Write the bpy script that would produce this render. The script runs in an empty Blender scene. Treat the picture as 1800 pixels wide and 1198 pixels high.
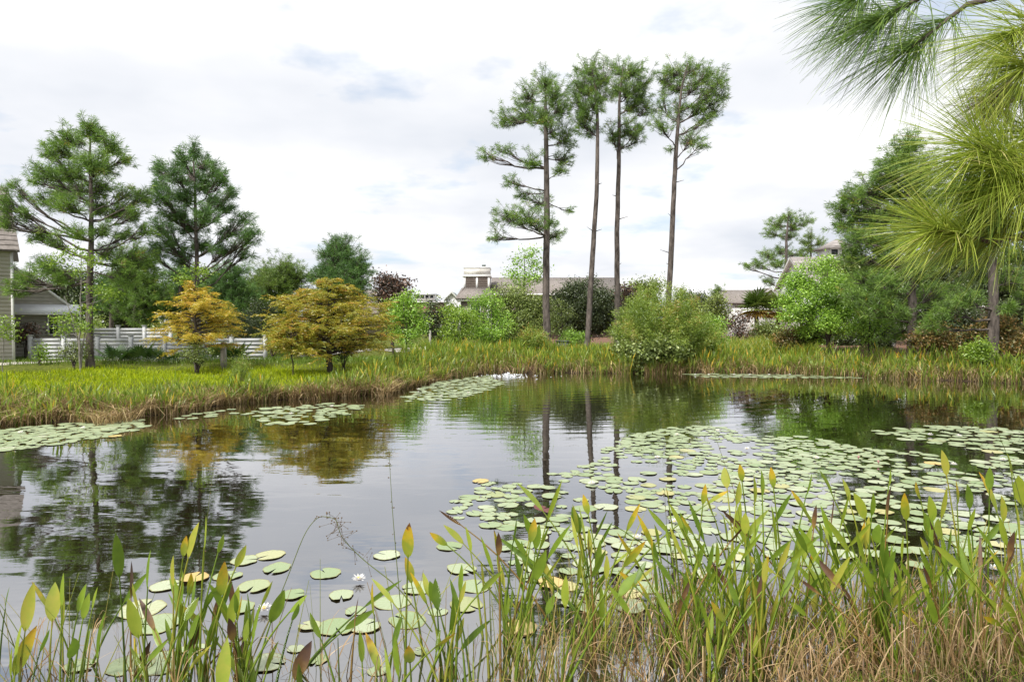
import bpy, math
import numpy as np
from mathutils import Matrix
rng = np.random.default_rng(11)
S = bpy.context.scene
COL = S.collection
PI = math.pi
# ------------------------------------------------------------------ camera, sky, sun, exposure
F, CX, CY, HZ, EYE = 1200.0, 900.0, 599.0, 565.0, 2.4
PITCH = math.atan((CY - HZ) / F)
cam_data = bpy.data.cameras.new('camera'); cam = bpy.data.objects.new('camera', cam_data); COL.objects.link(cam)
cam_data.lens = 24.0; cam_data.sensor_width = 36.0; cam_data.clip_start = 0.05; cam_data.clip_end = 3000
cam.location = (0, 0, EYE); cam.rotation_euler = (PI / 2 - PITCH, 0, 0)
S.camera = cam
SUN_EL, SUN_AZ = math.radians(52), math.radians(215)      # azimuth clockwise from +Y: behind the camera, to the left
w = bpy.data.worlds.new('World'); S.world = w; w.use_nodes = True
nt = w.node_tree; nt.nodes.clear()
def N(t, ty, **kw):
    n = t.nodes.new(ty)
    for k, v in kw.items():
        if k in n.inputs.keys() if hasattr(n.inputs, 'keys') else False: n.inputs[k].default_value = v
        else: setattr(n, k, v)
    return n
def ramp(t, stops, interp='LINEAR'):
    r = t.nodes.new('ShaderNodeValToRGB'); r.color_ramp.interpolation = interp
    e = r.color_ramp.elements
    while len(e) < len(stops): e.new(0.5)
    for x, (p, c) in zip(e, stops):
        x.position = p; x.color = (*c, 1) if len(c) == 3 else c
    return r
def math_n(t, op, a, b=None):
    m = t.nodes.new('ShaderNodeMath'); m.operation = op
    for i, v in enumerate((a, b)):
        if v is None: continue
        if isinstance(v, (int, float)): m.inputs[i].default_value = v
        else: t.links.new(v, m.inputs[i])
    return m.outputs[0]
L = nt.links.new
out = N(nt, 'ShaderNodeOutputWorld'); bg = N(nt, 'ShaderNodeBackground'); bg.inputs['Strength'].default_value = 0.1
sky = N(nt, 'ShaderNodeTexSky'); sky.sky_type = 'NISHITA'; sky.sun_disc = False
sky.sun_elevation = SUN_EL; sky.sun_rotation = SUN_AZ
tc = N(nt, 'ShaderNodeTexCoord'); sp = N(nt, 'ShaderNodeSeparateXYZ'); L(tc.outputs['Generated'], sp.inputs[0])
zc = math_n(nt, 'ADD', math_n(nt, 'MAXIMUM', sp.outputs['Z'], 0.0), 0.16)
cb = N(nt, 'ShaderNodeCombineXYZ')
L(math_n(nt, 'DIVIDE', sp.outputs['X'], zc), cb.inputs[0]); L(math_n(nt, 'DIVIDE', sp.outputs['Y'], zc), cb.inputs[1])
n1 = N(nt, 'ShaderNodeTexNoise'); n1.inputs['Scale'].default_value = 1.15; n1.inputs['Detail'].default_value = 6; n1.inputs['Roughness'].default_value = 0.55
n2 = N(nt, 'ShaderNodeTexNoise'); n2.inputs['Scale'].default_value = 0.8; n2.inputs['Detail'].default_value = 5; n2.inputs['Roughness'].default_value = 0.5
mp = N(nt, 'ShaderNodeMapping'); mp.inputs['Location'].default_value = (7.3, 2.1, 4.0)
L(cb.outputs[0], n1.inputs['Vector']); L(cb.outputs[0], mp.inputs[0]); L(mp.outputs[0], n2.inputs['Vector'])
cover = ramp(nt, [(0.31, (0, 0, 0)), (0.44, (1, 1, 1))]); L(n1.outputs['Fac'], cover.inputs[0])
shade = ramp(nt, [(0.32, (4.6, 4.85, 5.3)), (0.47, (5.7, 5.8, 6.05)), (0.62, (7.2, 7.2, 7.2))]); L(n2.outputs['Fac'], shade.inputs[0])
blue = N(nt, 'ShaderNodeMixRGB'); blue.inputs[0].default_value = 0.55
L(sky.outputs[0], blue.inputs[1]); blue.inputs[2].default_value = (3.7, 4.5, 5.6, 1)      # thin veil over the clear patches
mx = N(nt, 'ShaderNodeMixRGB'); L(cover.outputs[0], mx.inputs[0]); L(blue.outputs[0], mx.inputs[1]); L(shade.outputs[0], mx.inputs[2])
L(mx.outputs[0], bg.inputs['Color']); L(bg.outputs[0], out.inputs['Surface'])
sd = bpy.data.lights.new('sun', 'SUN'); sun = bpy.data.objects.new('sun', sd); COL.objects.link(sun)
sd.energy = 3.3; sd.angle = math.radians(12); sd.color = (1.0, 0.96, 0.9)
sun.rotation_euler = (PI / 2 - SUN_EL, 0, -SUN_AZ + PI); sun.location = (0, 0, 40)
S.view_settings.view_transform = 'Standard'; S.view_settings.look = 'None'
S.view_settings.exposure = 0.75; S.view_settings.gamma = 1.0
S.cycles.max_bounces = 6; S.cycles.transparent_max_bounces = 6; S.cycles.caustics_reflective = False; S.cycles.caustics_refractive = False

# ------------------------------------------------------------------ from sight lines to places
def ray(x, y):
    a, b = (x - CX) / F, (CY - y) / F
    return np.array([a, math.cos(PITCH) + b * math.sin(PITCH), -math.sin(PITCH) + b * math.cos(PITCH)])
def P(x, y, Y):
    d = ray(x, y); return np.array([0, 0, EYE]) + d * (Y / d[1])
def G(x, y, z=0.0):
    d = ray(x, y); return np.array([0, 0, EYE]) + d * ((z - EYE) / d[2])
# ------------------------------------------------------------------ mesh helpers
def mk(name, V, Fs, mat, parent=None, rnd=None, smooth=False, link=True):
    V = np.asarray(V, float)
    if parent is not None: V = V - np.array(ORG[parent.name])
    if isinstance(Fs, np.ndarray): Fs = [Fs]
    Fs = [np.asarray(f, np.int64) for f in Fs if len(f)]
    me = bpy.data.meshes.new(name)
    me.vertices.add(len(V)); me.vertices.foreach_set('co', V.astype(np.float32).ravel())
    loops = np.concatenate([f.ravel() for f in Fs]); tot = np.concatenate([np.full(len(f), f.shape[1]) for f in Fs])
    me.loops.add(len(loops)); me.loops.foreach_set('vertex_index', loops.astype(np.int32))
    me.polygons.add(len(tot)); me.polygons.foreach_set('loop_start', np.concatenate([[0], np.cumsum(tot)[:-1]]).astype(np.int32))
    me.polygons.foreach_set('loop_total', tot.astype(np.int32))
    if smooth: me.polygons.foreach_set('use_smooth', np.ones(len(tot), bool))
    if rnd is not None:
        at = me.attributes.new('rnd', 'FLOAT', 'POINT'); at.data.foreach_set('value', np.asarray(rnd, np.float32))
    me.update(calc_edges=True)
    me.materials.append(mat)
    o = bpy.data.objects.new(name, me)
    if link: COL.objects.link(o)
    if parent is not None:
        o.parent = parent; ORG[o.name] = ORG[parent.name]
    else: ORG[o.name] = (0, 0, 0)
    return o
ORG = {}
def root(name, label, cat, loc, group=None, rotz=0.0, local=False):
    o = bpy.data.objects.new(name, None); COL.objects.link(o); o.location = tuple(loc); o.rotation_euler = (0, 0, rotz)
    o.empty_display_size = 0.2
    tag(o, label, cat, group); ORG[o.name] = (0, 0, 0) if local else tuple(loc)
    return o
def tag(o, label=None, cat=None, group=None, kind=None):
    for k, v in (('label', label), ('category', cat), ('group', group), ('kind', kind)):
        if v: o[k] = v
    return o
class Acc:
    def __init__(s): s.V, s.F, s.R, s.n = [], {}, [], 0
    def add(s, V, Fs, r=0.0):
        V = np.asarray(V, float).reshape(-1, 3)
        for f in (Fs if isinstance(Fs, list) else [Fs]):
            f = np.asarray(f, np.int64); s.F.setdefault(f.shape[1], []).append(f + s.n)
        s.V.append(V); s.R.append(np.broadcast_to(np.asarray(r, float), (len(V),))); s.n += len(V)
    def build(s, name, mat, parent=None, smooth=False):
        return mk(name, np.concatenate(s.V), [np.concatenate(f) for f in s.F.values()], mat, parent, np.concatenate(s.R), smooth)
def nrm(v): return v / np.maximum(np.linalg.norm(v, axis=-1, keepdims=True), 1e-9)
def tube(pts, rad, sides=6):
    pts = np.asarray(pts, float); n = len(pts); rad = np.broadcast_to(np.asarray(rad, float), (n,))
    t = nrm(np.gradient(pts, axis=0)); ref = np.array([0.13, 1, 0.07]) if abs(t[0][2]) > 0.6 else np.array([0.05, 0.1, 1.0])
    u = nrm(np.cross(t, ref)); v = np.cross(t, u); a = np.arange(sides) * 2 * PI / sides
    V = pts[:, None, :] + rad[:, None, None] * (np.cos(a)[None, :, None] * u[:, None, :] + np.sin(a)[None, :, None] * v[:, None, :])
    i = np.arange(n - 1)[:, None] * sides; j = np.arange(sides)[None, :]; k = (j + 1) % sides
    Fq = np.stack([i + j, i + k, i + sides + k, i + sides + j], -1).reshape(-1, 4)
    return V.reshape(-1, 3), Fq
def bez(a, b, c, n):
    t = np.linspace(0, 1, n)[:, None]; return (1 - t) ** 2 * a + 2 * t * (1 - t) * b + t * t * c
BOXF = np.array([[0, 3, 2, 1], [4, 5, 6, 7], [0, 1, 5, 4], [1, 2, 6, 5], [2, 3, 7, 6], [3, 0, 4, 7]])
def boxv(x0, x1, y0, y1, z0, z1):
    return np.array([[x0, y0, z0], [x1, y0, z0], [x1, y1, z0], [x0, y1, z0], [x0, y0, z1], [x1, y0, z1], [x1, y1, z1], [x0, y1, z1]], float)
def box(name, b, mat, parent): return mk(name, boxv(*b), BOXF, mat, parent)
def slab(name, quad, thick, mat, parent):
    q = np.array(quad, float); n = nrm(np.cross(q[1] - q[0], q[3] - q[0])) * thick
    return mk(name, np.concatenate([q - n, q]), BOXF, mat, parent)
# ------------------------------------------------------------------ materials
def newmat(name):
    m = bpy.data.materials.new(name); m.use_nodes = True; t = m.node_tree; t.nodes.clear()
    o = t.nodes.new('ShaderNodeOutputMaterial'); return m, t, o
def foliage(name, stops, trans=0.35, gloss=0.05, rough=0.4, objrand=False, noise=0.0, nscale=3.0):
    m, t, o = newmat(name)
    at = t.nodes.new('ShaderNodeAttribute'); at.attribute_name = 'rnd'; f = at.outputs['Fac']
    if objrand:
        oi = t.nodes.new('ShaderNodeObjectInfo'); f = oi.outputs['Random']
    if noise:
        g = t.nodes.new('ShaderNodeNewGeometry'); nz = t.nodes.new('ShaderNodeTexNoise'); nz.inputs['Scale'].default_value = nscale; nz.inputs['Detail'].default_value = 3
        t.links.new(g.outputs['Position'], nz.inputs['Vector'])
        f = math_n(t, 'ADD', f, math_n(t, 'MULTIPLY', math_n(t, 'SUBTRACT', nz.outputs['Fac'], 0.5), noise))
    r = ramp(t, stops); t.links.new(f, r.inputs[0])
    d = t.nodes.new('ShaderNodeBsdfDiffuse'); tr = t.nodes.new('ShaderNodeBsdfTranslucent'); gl = t.nodes.new('ShaderNodeBsdfGlossy')
    gl.inputs['Roughness'].default_value = rough
    t.links.new(r.outputs[0], d.inputs[0]); t.links.new(r.outputs[0], tr.inputs[0])
    m1 = t.nodes.new('ShaderNodeMixShader'); m1.inputs[0].default_value = trans
    t.links.new(d.outputs[0], m1.inputs[1]); t.links.new(tr.outputs[0], m1.inputs[2])
    m2 = t.nodes.new('ShaderNodeMixShader'); m2.inputs[0].default_value = gloss
    t.links.new(m1.outputs[0], m2.inputs[1]); t.links.new(gl.outputs[0], m2.inputs[2]); t.links.new(m2.outputs[0], o.inputs[0])
    return m
def solid(name, c1, c2=None, scale=4.0, rough=0.8, bump=0.0, stretch=(1, 1, 1), detail=5, spec=0.3, mid=0.5):
    m, t, o = newmat(name)
    b = t.nodes.new('ShaderNodeBsdfPrincipled'); b.inputs['Roughness'].default_value = rough; b.inputs['Specular IOR Level'].default_value = spec
    g = t.nodes.new('ShaderNodeTexCoord'); mp = t.nodes.new('ShaderNodeMapping'); mp.inputs['Scale'].default_value = stretch
    nz = t.nodes.new('ShaderNodeTexNoise'); nz.inputs['Scale'].default_value = scale; nz.inputs['Detail'].default_value = detail
    t.links.new(g.outputs['Object'], mp.inputs[0]); t.links.new(mp.outputs[0], nz.inputs['Vector'])
    r = ramp(t, [(mid - 0.18, c1), (mid + 0.18, c2 or c1)]); t.links.new(nz.outputs['Fac'], r.inputs[0]); t.links.new(r.outputs[0], b.inputs['Base Color'])
    if bump:
        bp = t.nodes.new('ShaderNodeBump'); bp.inputs['Strength'].default_value = bump; bp.inputs['Distance'].default_value = 0.05
        t.links.new(nz.outputs['Fac'], bp.inputs['Height']); t.links.new(bp.outputs[0], b.inputs['Normal'])
    t.links.new(b.outputs[0], o.inputs[0]); return m
M = {}
M['bark'] = solid('pine_bark', (0.045, 0.037, 0.032), (0.165, 0.138, 0.12), 7, 0.95, 1.0, (1, 1, 0.35))
M['bark_grey'] = solid('grey_bark', (0.12, 0.11, 0.095), (0.28, 0.26, 0.23), 9, 0.9, 0.5, (1, 1, 0.4))
M['bark_dark'] = solid('dark_bark', (0.03, 0.024, 0.02), (0.10, 0.08, 0.065), 8, 0.9, 0.6, (1, 1, 0.4))
M['needle'] = foliage('pine_needle', [(0, (0.096, 0.177, 0.039)), (0.45, (0.193, 0.337, 0.062)), (0.85, (0.321, 0.498, 0.082)), (0.98, (0.385, 0.481, 0.077)), (1, (0.449, 0.274, 0.068))], 0.4)
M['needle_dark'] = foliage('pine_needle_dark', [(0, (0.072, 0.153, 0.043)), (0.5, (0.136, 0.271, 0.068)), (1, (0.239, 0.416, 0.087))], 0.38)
M['needle_light'] = foliage('pine_needle_light', [(0, (0.112, 0.200, 0.037)), (0.5, (0.213, 0.338, 0.062)), (1, (0.325, 0.438, 0.088))], 0.4)
M['needle_near'] = foliage('longleaf_needle', [(0, (0.165, 0.247, 0.027)), (0.5, (0.330, 0.430, 0.052)), (0.9, (0.545, 0.611, 0.118)), (1, (0.661, 0.595, 0.238))], 0.35, 0.06, 0.35)
M['needle_near_green'] = foliage('longleaf_needle_green', [(0, (0.063, 0.134, 0.031)), (0.6, (0.166, 0.281, 0.056)), (1, (0.332, 0.457, 0.094))], 0.3, 0.06, 0.35)
M['needle_dead'] = foliage('dead_needle', [(0, (0.12, 0.05, 0.035)), (1, (0.27, 0.14, 0.09))], 0.2)
M['leaf'] = foliage('green_leaf', [(0, (0.149, 0.279, 0.033)), (0.5, (0.279, 0.483, 0.055)), (1, (0.463, 0.688, 0.089))], 0.35, 0.06)
M['leaf_bright'] = foliage('bright_leaf', [(0, (0.132, 0.238, 0.021)), (0.5, (0.251, 0.397, 0.037)), (1, (0.397, 0.529, 0.063))], 0.4)
M['leaf_olive'] = foliage('olive_leaf', [(0, (0.115, 0.159, 0.040)), (0.5, (0.216, 0.287, 0.069)), (1, (0.359, 0.416, 0.115))], 0.3)
M['leaf_dark'] = foliage('dark_leaf', [(0, (0.041, 0.065, 0.021)), (0.6, (0.082, 0.115, 0.038)), (1, (0.147, 0.184, 0.063))], 0.3, 0.07)
M['leaf_bronze'] = foliage('bronze_leaf', [(0, (0.033, 0.039, 0.026)), (0.5, (0.098, 0.058, 0.042)), (1, (0.247, 0.130, 0.078))], 0.15, 0.1)
M['leaf_rust'] = foliage('rust_leaf', [(0, (0.068, 0.108, 0.027)), (0.5, (0.189, 0.162, 0.041)), (1, (0.365, 0.203, 0.068))], 0.3)
M['willow'] = foliage('willow_leaf', [(0, (0.138, 0.221, 0.028)), (0.5, (0.262, 0.373, 0.050)), (0.9, (0.414, 0.497, 0.088)), (1, (0.483, 0.304, 0.077))], 0.4)
M['cypress_yellow'] = foliage('yellow_cypress_leaf', [(0, (0.34, 0.36, 0.04)), (0.4, (0.56, 0.46, 0.05)), (0.8, (0.68, 0.47, 0.05)), (1, (0.6, 0.34, 0.06))], 0.4)
M['cypress'] = foliage('olive_cypress_leaf', [(0, (0.20, 0.25, 0.03)), (0.4, (0.36, 0.35, 0.035)), (0.8, (0.50, 0.38, 0.04)), (1, (0.58, 0.30, 0.06))], 0.4)
M['lawn'] = foliage('meadow_grass', [(0, (0.152, 0.244, 0.007)), (0.5, (0.336, 0.442, 0.009)), (1, (0.549, 0.610, 0.014))], 0.35, 0.02)
M['reed'] = foliage('marsh_leaf', [(0, (0.10, 0.17, 0.016)), (0.4, (0.20, 0.30, 0.028)), (0.80, (0.34, 0.41, 0.05)), (0.87, (0.50, 0.45, 0.07)), (0.96, (0.64, 0.46, 0.04)), (1, (0.58, 0.33, 0.03))], 0.4, 0.04)
M['dry'] = foliage('dry_marsh_grass', [(0, (0.16, 0.105, 0.05)), (0.5, (0.38, 0.26, 0.12)), (1, (0.60, 0.47, 0.25))], 0.25, 0.03)
M['dry_near'] = foliage('dead_stem', [(0, (0.12, 0.07, 0.03)), (0.4, (0.36, 0.22, 0.10)), (1, (0.62, 0.46, 0.26))], 0.2, 0.03)
M['blade'] = foliage('arrowhead_leaf', [(0, (0.12, 0.21, 0.018)), (0.4, (0.24, 0.36, 0.03)), (0.8, (0.38, 0.46, 0.05)), (1, (0.5, 0.48, 0.07))], 0.45, 0.06, 0.35, objrand=True, noise=0.5, nscale=16)
M['blade_yellow'] = foliage('yellowing_arrowhead_leaf', [(0.0, (0.24, 0.33, 0.03)), (0.4, (0.34, 0.38, 0.035)), (0.7, (0.60, 0.46, 0.03)), (0.93, (0.62, 0.36, 0.02)), (1.0, (0.16, 0.07, 0.02))], 0.45, 0.05, 0.35, noise=0.9, nscale=22)
M['blade_dead'] = foliage('dead_arrowhead_leaf', [(0, (0.30, 0.19, 0.05)), (0.5, (0.13, 0.065, 0.03)), (1, (0.07, 0.04, 0.03))], 0.2, 0.06, noise=0.8, nscale=18)
M['stem'] = foliage('thin_green_stem', [(0, (0.15, 0.19, 0.04)), (1, (0.22, 0.2, 0.07))], 0.2)
def padmat(name, a, b, edge):
    m, t, o = newmat(name)
    b_ = t.nodes.new('ShaderNodeBsdfPrincipled'); b_.inputs['Roughness'].default_value = 0.42; b_.inputs['Specular IOR Level'].default_value = 0.5
    oi = t.nodes.new('ShaderNodeObjectInfo'); tcx = t.nodes.new('ShaderNodeTexCoord')
    at = t.nodes.new('ShaderNodeAttribute'); at.attribute_name = 'rnd'
    nz = t.nodes.new('ShaderNodeTexNoise'); nz.inputs['Scale'].default_value = 9; nz.inputs['Detail'].default_value = 4; t.links.new(tcx.outputs['Object'], nz.inputs['Vector'])
    f = math_n(t, 'ADD', math_n(t, 'MULTIPLY', oi.outputs['Random'], 0.6), math_n(t, 'MULTIPLY', nz.outputs['Fac'], 0.5))
    r0_ = ramp(t, [(0.15, a), (0.95, b)]); t.links.new(f, r0_.inputs[0])
    ag = ramp(t, [(0.86, (0, 0, 0)), (1.0, (0.8, 0.8, 0.8))]); t.links.new(math_n(t, 'FRACT', math_n(t, 'MULTIPLY', oi.outputs['Random'], 17.3)), ag.inputs[0])
    r = t.nodes.new('ShaderNodeMixRGB'); t.links.new(ag.outputs[0], r.inputs[0]); t.links.new(r0_.outputs[0], r.inputs[1]); r.inputs[2].default_value = (0.50, 0.42, 0.16, 1)
    e = ramp(t, [(0.90, (0, 0, 0)), (1.0, (1, 1, 1))]); t.links.new(math_n(t, 'ADD', at.outputs['Fac'], math_n(t, 'MULTIPLY', math_n(t, 'SUBTRACT', nz.outputs['Fac'], 0.5), 0.25)), e.inputs[0])
    mx = t.nodes.new('ShaderNodeMixRGB'); t.links.new(e.outputs[0], mx.inputs[0]); t.links.new(r.outputs[0], mx.inputs[1]); mx.inputs[2].default_value = (*edge, 1)
    sx = t.nodes.new('ShaderNodeSeparateXYZ'); t.links.new(tcx.outputs['Object'], sx.inputs[0]); an = math_n(t, 'ARCTAN2', sx.outputs['Y'], sx.outputs['X'])
    vn = ramp(t, [(0.93, (0, 0, 0)), (1.0, (0.35, 0.35, 0.35))]); t.links.new(math_n(t, 'ABSOLUTE', math_n(t, 'COSINE', math_n(t, 'MULTIPLY', an, 7.0))), vn.inputs[0])
    m3 = t.nodes.new('ShaderNodeMixRGB'); t.links.new(vn.outputs[0], m3.inputs[0]); t.links.new(mx.outputs[0], m3.inputs[1]); m3.inputs[2].default_value = (0.20, 0.27, 0.10, 1)
    t.links.new(m3.outputs[0], b_.inputs['Base Color']); t.links.new(b_.outputs[0], o.inputs[0]); return m
M['pad'] = padmat('lily_pad_green', (0.19, 0.27, 0.11), (0.45, 0.48, 0.34), (0.25, 0.22, 0.07))
M['pad_yellow'] = padmat('lily_pad_yellow', (0.45, 0.36, 0.12), (0.60, 0.42, 0.16), (0.35, 0.17, 0.06))
M['pad_red'] = padmat('lily_pad_underside', (0.10, 0.012, 0.016), (0.16, 0.02, 0.025), (0.08, 0.02, 0.015))
M['petal'] = foliage('lily_petal', [(0, (0.85, 0.75, 0.78)), (0.4, (0.88, 0.87, 0.86)), (1, (0.9, 0.9, 0.88))], 0.3)
M['petal_pink'] = foliage('pink_bud_petal', [(0, (0.5, 0.2, 0.22)), (1, (0.7, 0.42, 0.42))], 0.2)
M['stamen'] = solid('stamen', (0.7, 0.5, 0.06), (0.8, 0.6, 0.1))
M['siding'] = solid('grey_siding', (0.40, 0.38, 0.345), (0.47, 0.445, 0.41), 3, 0.75)
M['siding_brown'] = solid('brown_siding', (0.20, 0.165, 0.145), (0.25, 0.21, 0.185), 3, 0.8)
M['white'] = solid('white_paint', (0.68, 0.68, 0.66), (0.78, 0.78, 0.76), 3, 0.6)
M['fence'] = solid('weathered_white_paint', (0.44, 0.45, 0.455), (0.56, 0.57, 0.575), 4, 0.7)
M['stained'] = solid('stained_white_paint', (0.50, 0.48, 0.43), (0.74, 0.73, 0.70), 1.2, 0.7)
M['metal_roof'] = solid('white_metal_roof', (0.72, 0.74, 0.76), (0.8, 0.82, 0.84), 2, 0.35)
M['shingle'] = solid('brown_shingle', (0.165, 0.145, 0.13), (0.27, 0.24, 0.22), 5, 0.9, 0.4)
M['shake'] = solid('weathered_shake', (0.20, 0.18, 0.17), (0.39, 0.355, 0.34), 4, 0.9, 0.5, (0.4, 1, 1))
M['brick'] = solid('red_brick', (0.22, 0.10, 0.08), (0.3, 0.15, 0.12), 6, 0.9)
M['post'] = solid('weathered_timber', (0.2, 0.19, 0.16), (0.33, 0.31, 0.28), 8, 0.9, 0.4, (1, 1, 0.2))
M['path'] = solid('boardwalk_concrete', (0.40, 0.37, 0.33), (0.54, 0.50, 0.45), 2, 0.9)
M['foam'] = solid('foam', (0.75, 0.78, 0.8), (0.85, 0.87, 0.88), 6, 0.3)
M['utility'] = solid('grey_green_enamel', (0.12, 0.14, 0.13), (0.16, 0.18, 0.17), 3, 0.6)
def glassmat():
    m, t, o = newmat('window_glass'); b = t.nodes.new('ShaderNodeBsdfPrincipled'); b.inputs['Base Color'].default_value = (0.03, 0.035, 0.04, 1)
    b.inputs['Roughness'].default_value = 0.06; t.links.new(b.outputs[0], o.inputs[0]); return m
M['glass'] = glassmat()
FOUNT = G(893, 661)
def watermat():
    m, t, o = newmat('pond_water'); b = t.nodes.new('ShaderNodeBsdfDiffuse'); gl = t.nodes.new('ShaderNodeBsdfGlossy'); ms = t.nodes.new('ShaderNodeMixShader')
    b.inputs['Color'].default_value = (0.014, 0.011, 0.004, 1); gl.inputs['Roughness'].default_value = 0.02; gl.inputs['Color'].default_value = (0.96, 0.97, 1.0, 1)
    fr = t.nodes.new('ShaderNodeFresnel'); fr.inputs['IOR'].default_value = 2.1
    g = t.nodes.new('ShaderNodeNewGeometry')
    mp = t.nodes.new('ShaderNodeMapping'); mp.inputs['Scale'].default_value = (0.7, 1.5, 1); t.links.new(g.outputs['Position'], mp.inputs[0])
    a = t.nodes.new('ShaderNodeTexNoise'); a.inputs['Scale'].default_value = 1.3; a.inputs['Detail'].default_value = 3; t.links.new(mp.outputs[0], a.inputs['Vector'])
    # ripples that spread from the fountain
    sb = t.nodes.new('ShaderNodeVectorMath'); sb.operation = 'DISTANCE'; t.links.new(g.outputs['Position'], sb.inputs[0]); sb.inputs[1].default_value = (FOUNT[0], FOUNT[1], 0)
    d = sb.outputs['Value']
    wob = math_n(t, 'ADD', d, math_n(t, 'MULTIPLY', a.outputs['Fac'], 0.9))
    s = math_n(t, 'SINE', math_n(t, 'MULTIPLY', wob, 9.5))
    fall = math_n(t, 'EXPONENT', math_n(t, 'MULTIPLY', d, -0.13))
    h = math_n(t, 'ADD', math_n(t, 'MULTIPLY', math_n(t, 'MULTIPLY', s, fall), 0.0042), math_n(t, 'MULTIPLY', a.outputs['Fac'], 0.0045))
    bp = t.nodes.new('ShaderNodeBump'); bp.inputs['Strength'].default_value = 1.0; bp.inputs['Distance'].default_value = 1.0
    t.links.new(h, bp.inputs['Height'])
    t.links.new(bp.outputs[0], gl.inputs['Normal'])
    fac = math_n(t, 'MINIMUM', math_n(t, 'ADD', math_n(t, 'MULTIPLY', fr.outputs[0], 1.02), 0.20), 1.0)
    t.links.new(fac, ms.inputs[0]); t.links.new(b.outputs[0], ms.inputs[1]); t.links.new(gl.outputs[0], ms.inputs[2]); t.links.new(ms.outputs[0], o.inputs[0]); return m
M['water'] = watermat()
# ------------------------------------------------------------------ pond outline and ground
shore_px = [(-60, 748), (0, 745), (200, 739), (330, 722), (430, 706), (560, 700), (640, 695), (700, 685), (735, 673), (790, 662), (860, 656), (1000, 655), (1090, 656), (1200, 655), (1300, 655), (1400, 657), (1530, 663), (1650, 668), (1800, 674)]
POND = np.array([G(x, y)[:2] for x, y in shore_px] + [[25, 24], [32, 18], [30, 12], [20, 9], [12, 7.2], [8, 6.3], [4.4, 5.15], [3.2, 4.8], [2.4, 4.5], [1.7, 4.15], [1.0, 3.8], [-2, 3.5], [-6, 2.9], [-13, 3.4], [-20, 6], [-22, 11], [-17, 15]])
def sdist(X, Y):
    X = np.asarray(X, float); Y = np.asarray(Y, float); d = np.full(X.shape, 1e9); ins = np.zeros(X.shape, bool)
    A = POND; B = np.roll(POND, -1, 0)
    for (ax, ay), (bx, by) in zip(A, B):
        ex, ey = bx - ax, by - ay; t = np.clip(((X - ax) * ex + (Y - ay) * ey) / (ex * ex + ey * ey), 0, 1)
        d = np.minimum(d, np.hypot(X - ax - t * ex, Y - ay - t * ey))
        c = ((ay > Y) != (by > Y)) & (X < ex * (Y - ay) / (ey if abs(ey) > 1e-9 else 1e-9) + ax); ins ^= c
    return np.where(ins, -d, d)
def height(X, Y):
    X = np.asarray(X, float); Y = np.asarray(Y, float); d = sdist(X, Y); dp = np.maximum(d, 0)
    z = np.where(d < 0, np.maximum(-0.7, d * 0.4), 0.22 * (1 - np.exp(-dp / 0.8)) + 0.24 * np.clip(np.where((X < 2) & (Y > 12), (Y - 30.0) / 2.0, dp / 9), 0, 1))
    z = z + np.clip((X - 6) / 10, 0, 1) * np.clip((dp - 1.5) / 6, 0, 1) * 0.45 * (Y > 12)
    z = z + 0.05 * np.sin(X * 0.9 + 1) * np.sin(Y * 0.8) * np.clip(dp / 3, 0, 1)
    return z
def hz(x, y): return float(height(np.array([x]), np.array([y]))[0])
def axis(lo, hi, f0, f1, fine):
    a = list(np.arange(f0, f1, fine)); s = fine; v = f1
    while v < hi: a.append(v); s *= 1.25; v += s
    a.append(hi); s = fine; v = f0 - s; pre = []
    while v > lo: pre.append(v); s *= 1.25; v -= s
    pre.append(lo); return np.array(pre[::-1] + a)
ax_, ay_ = axis(-600, 600, -28, 34, 0.4), axis(-200, 900, -1, 44, 0.4)
gx, gy = np.meshgrid(ax_, ay_); V = np.stack([gx, gy, height(gx, gy)], -1).reshape(-1, 3)
nx, ny = len(ax_), len(ay_); i = (np.arange(ny - 1)[:, None] * nx + np.arange(nx - 1)[None]).ravel()
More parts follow.
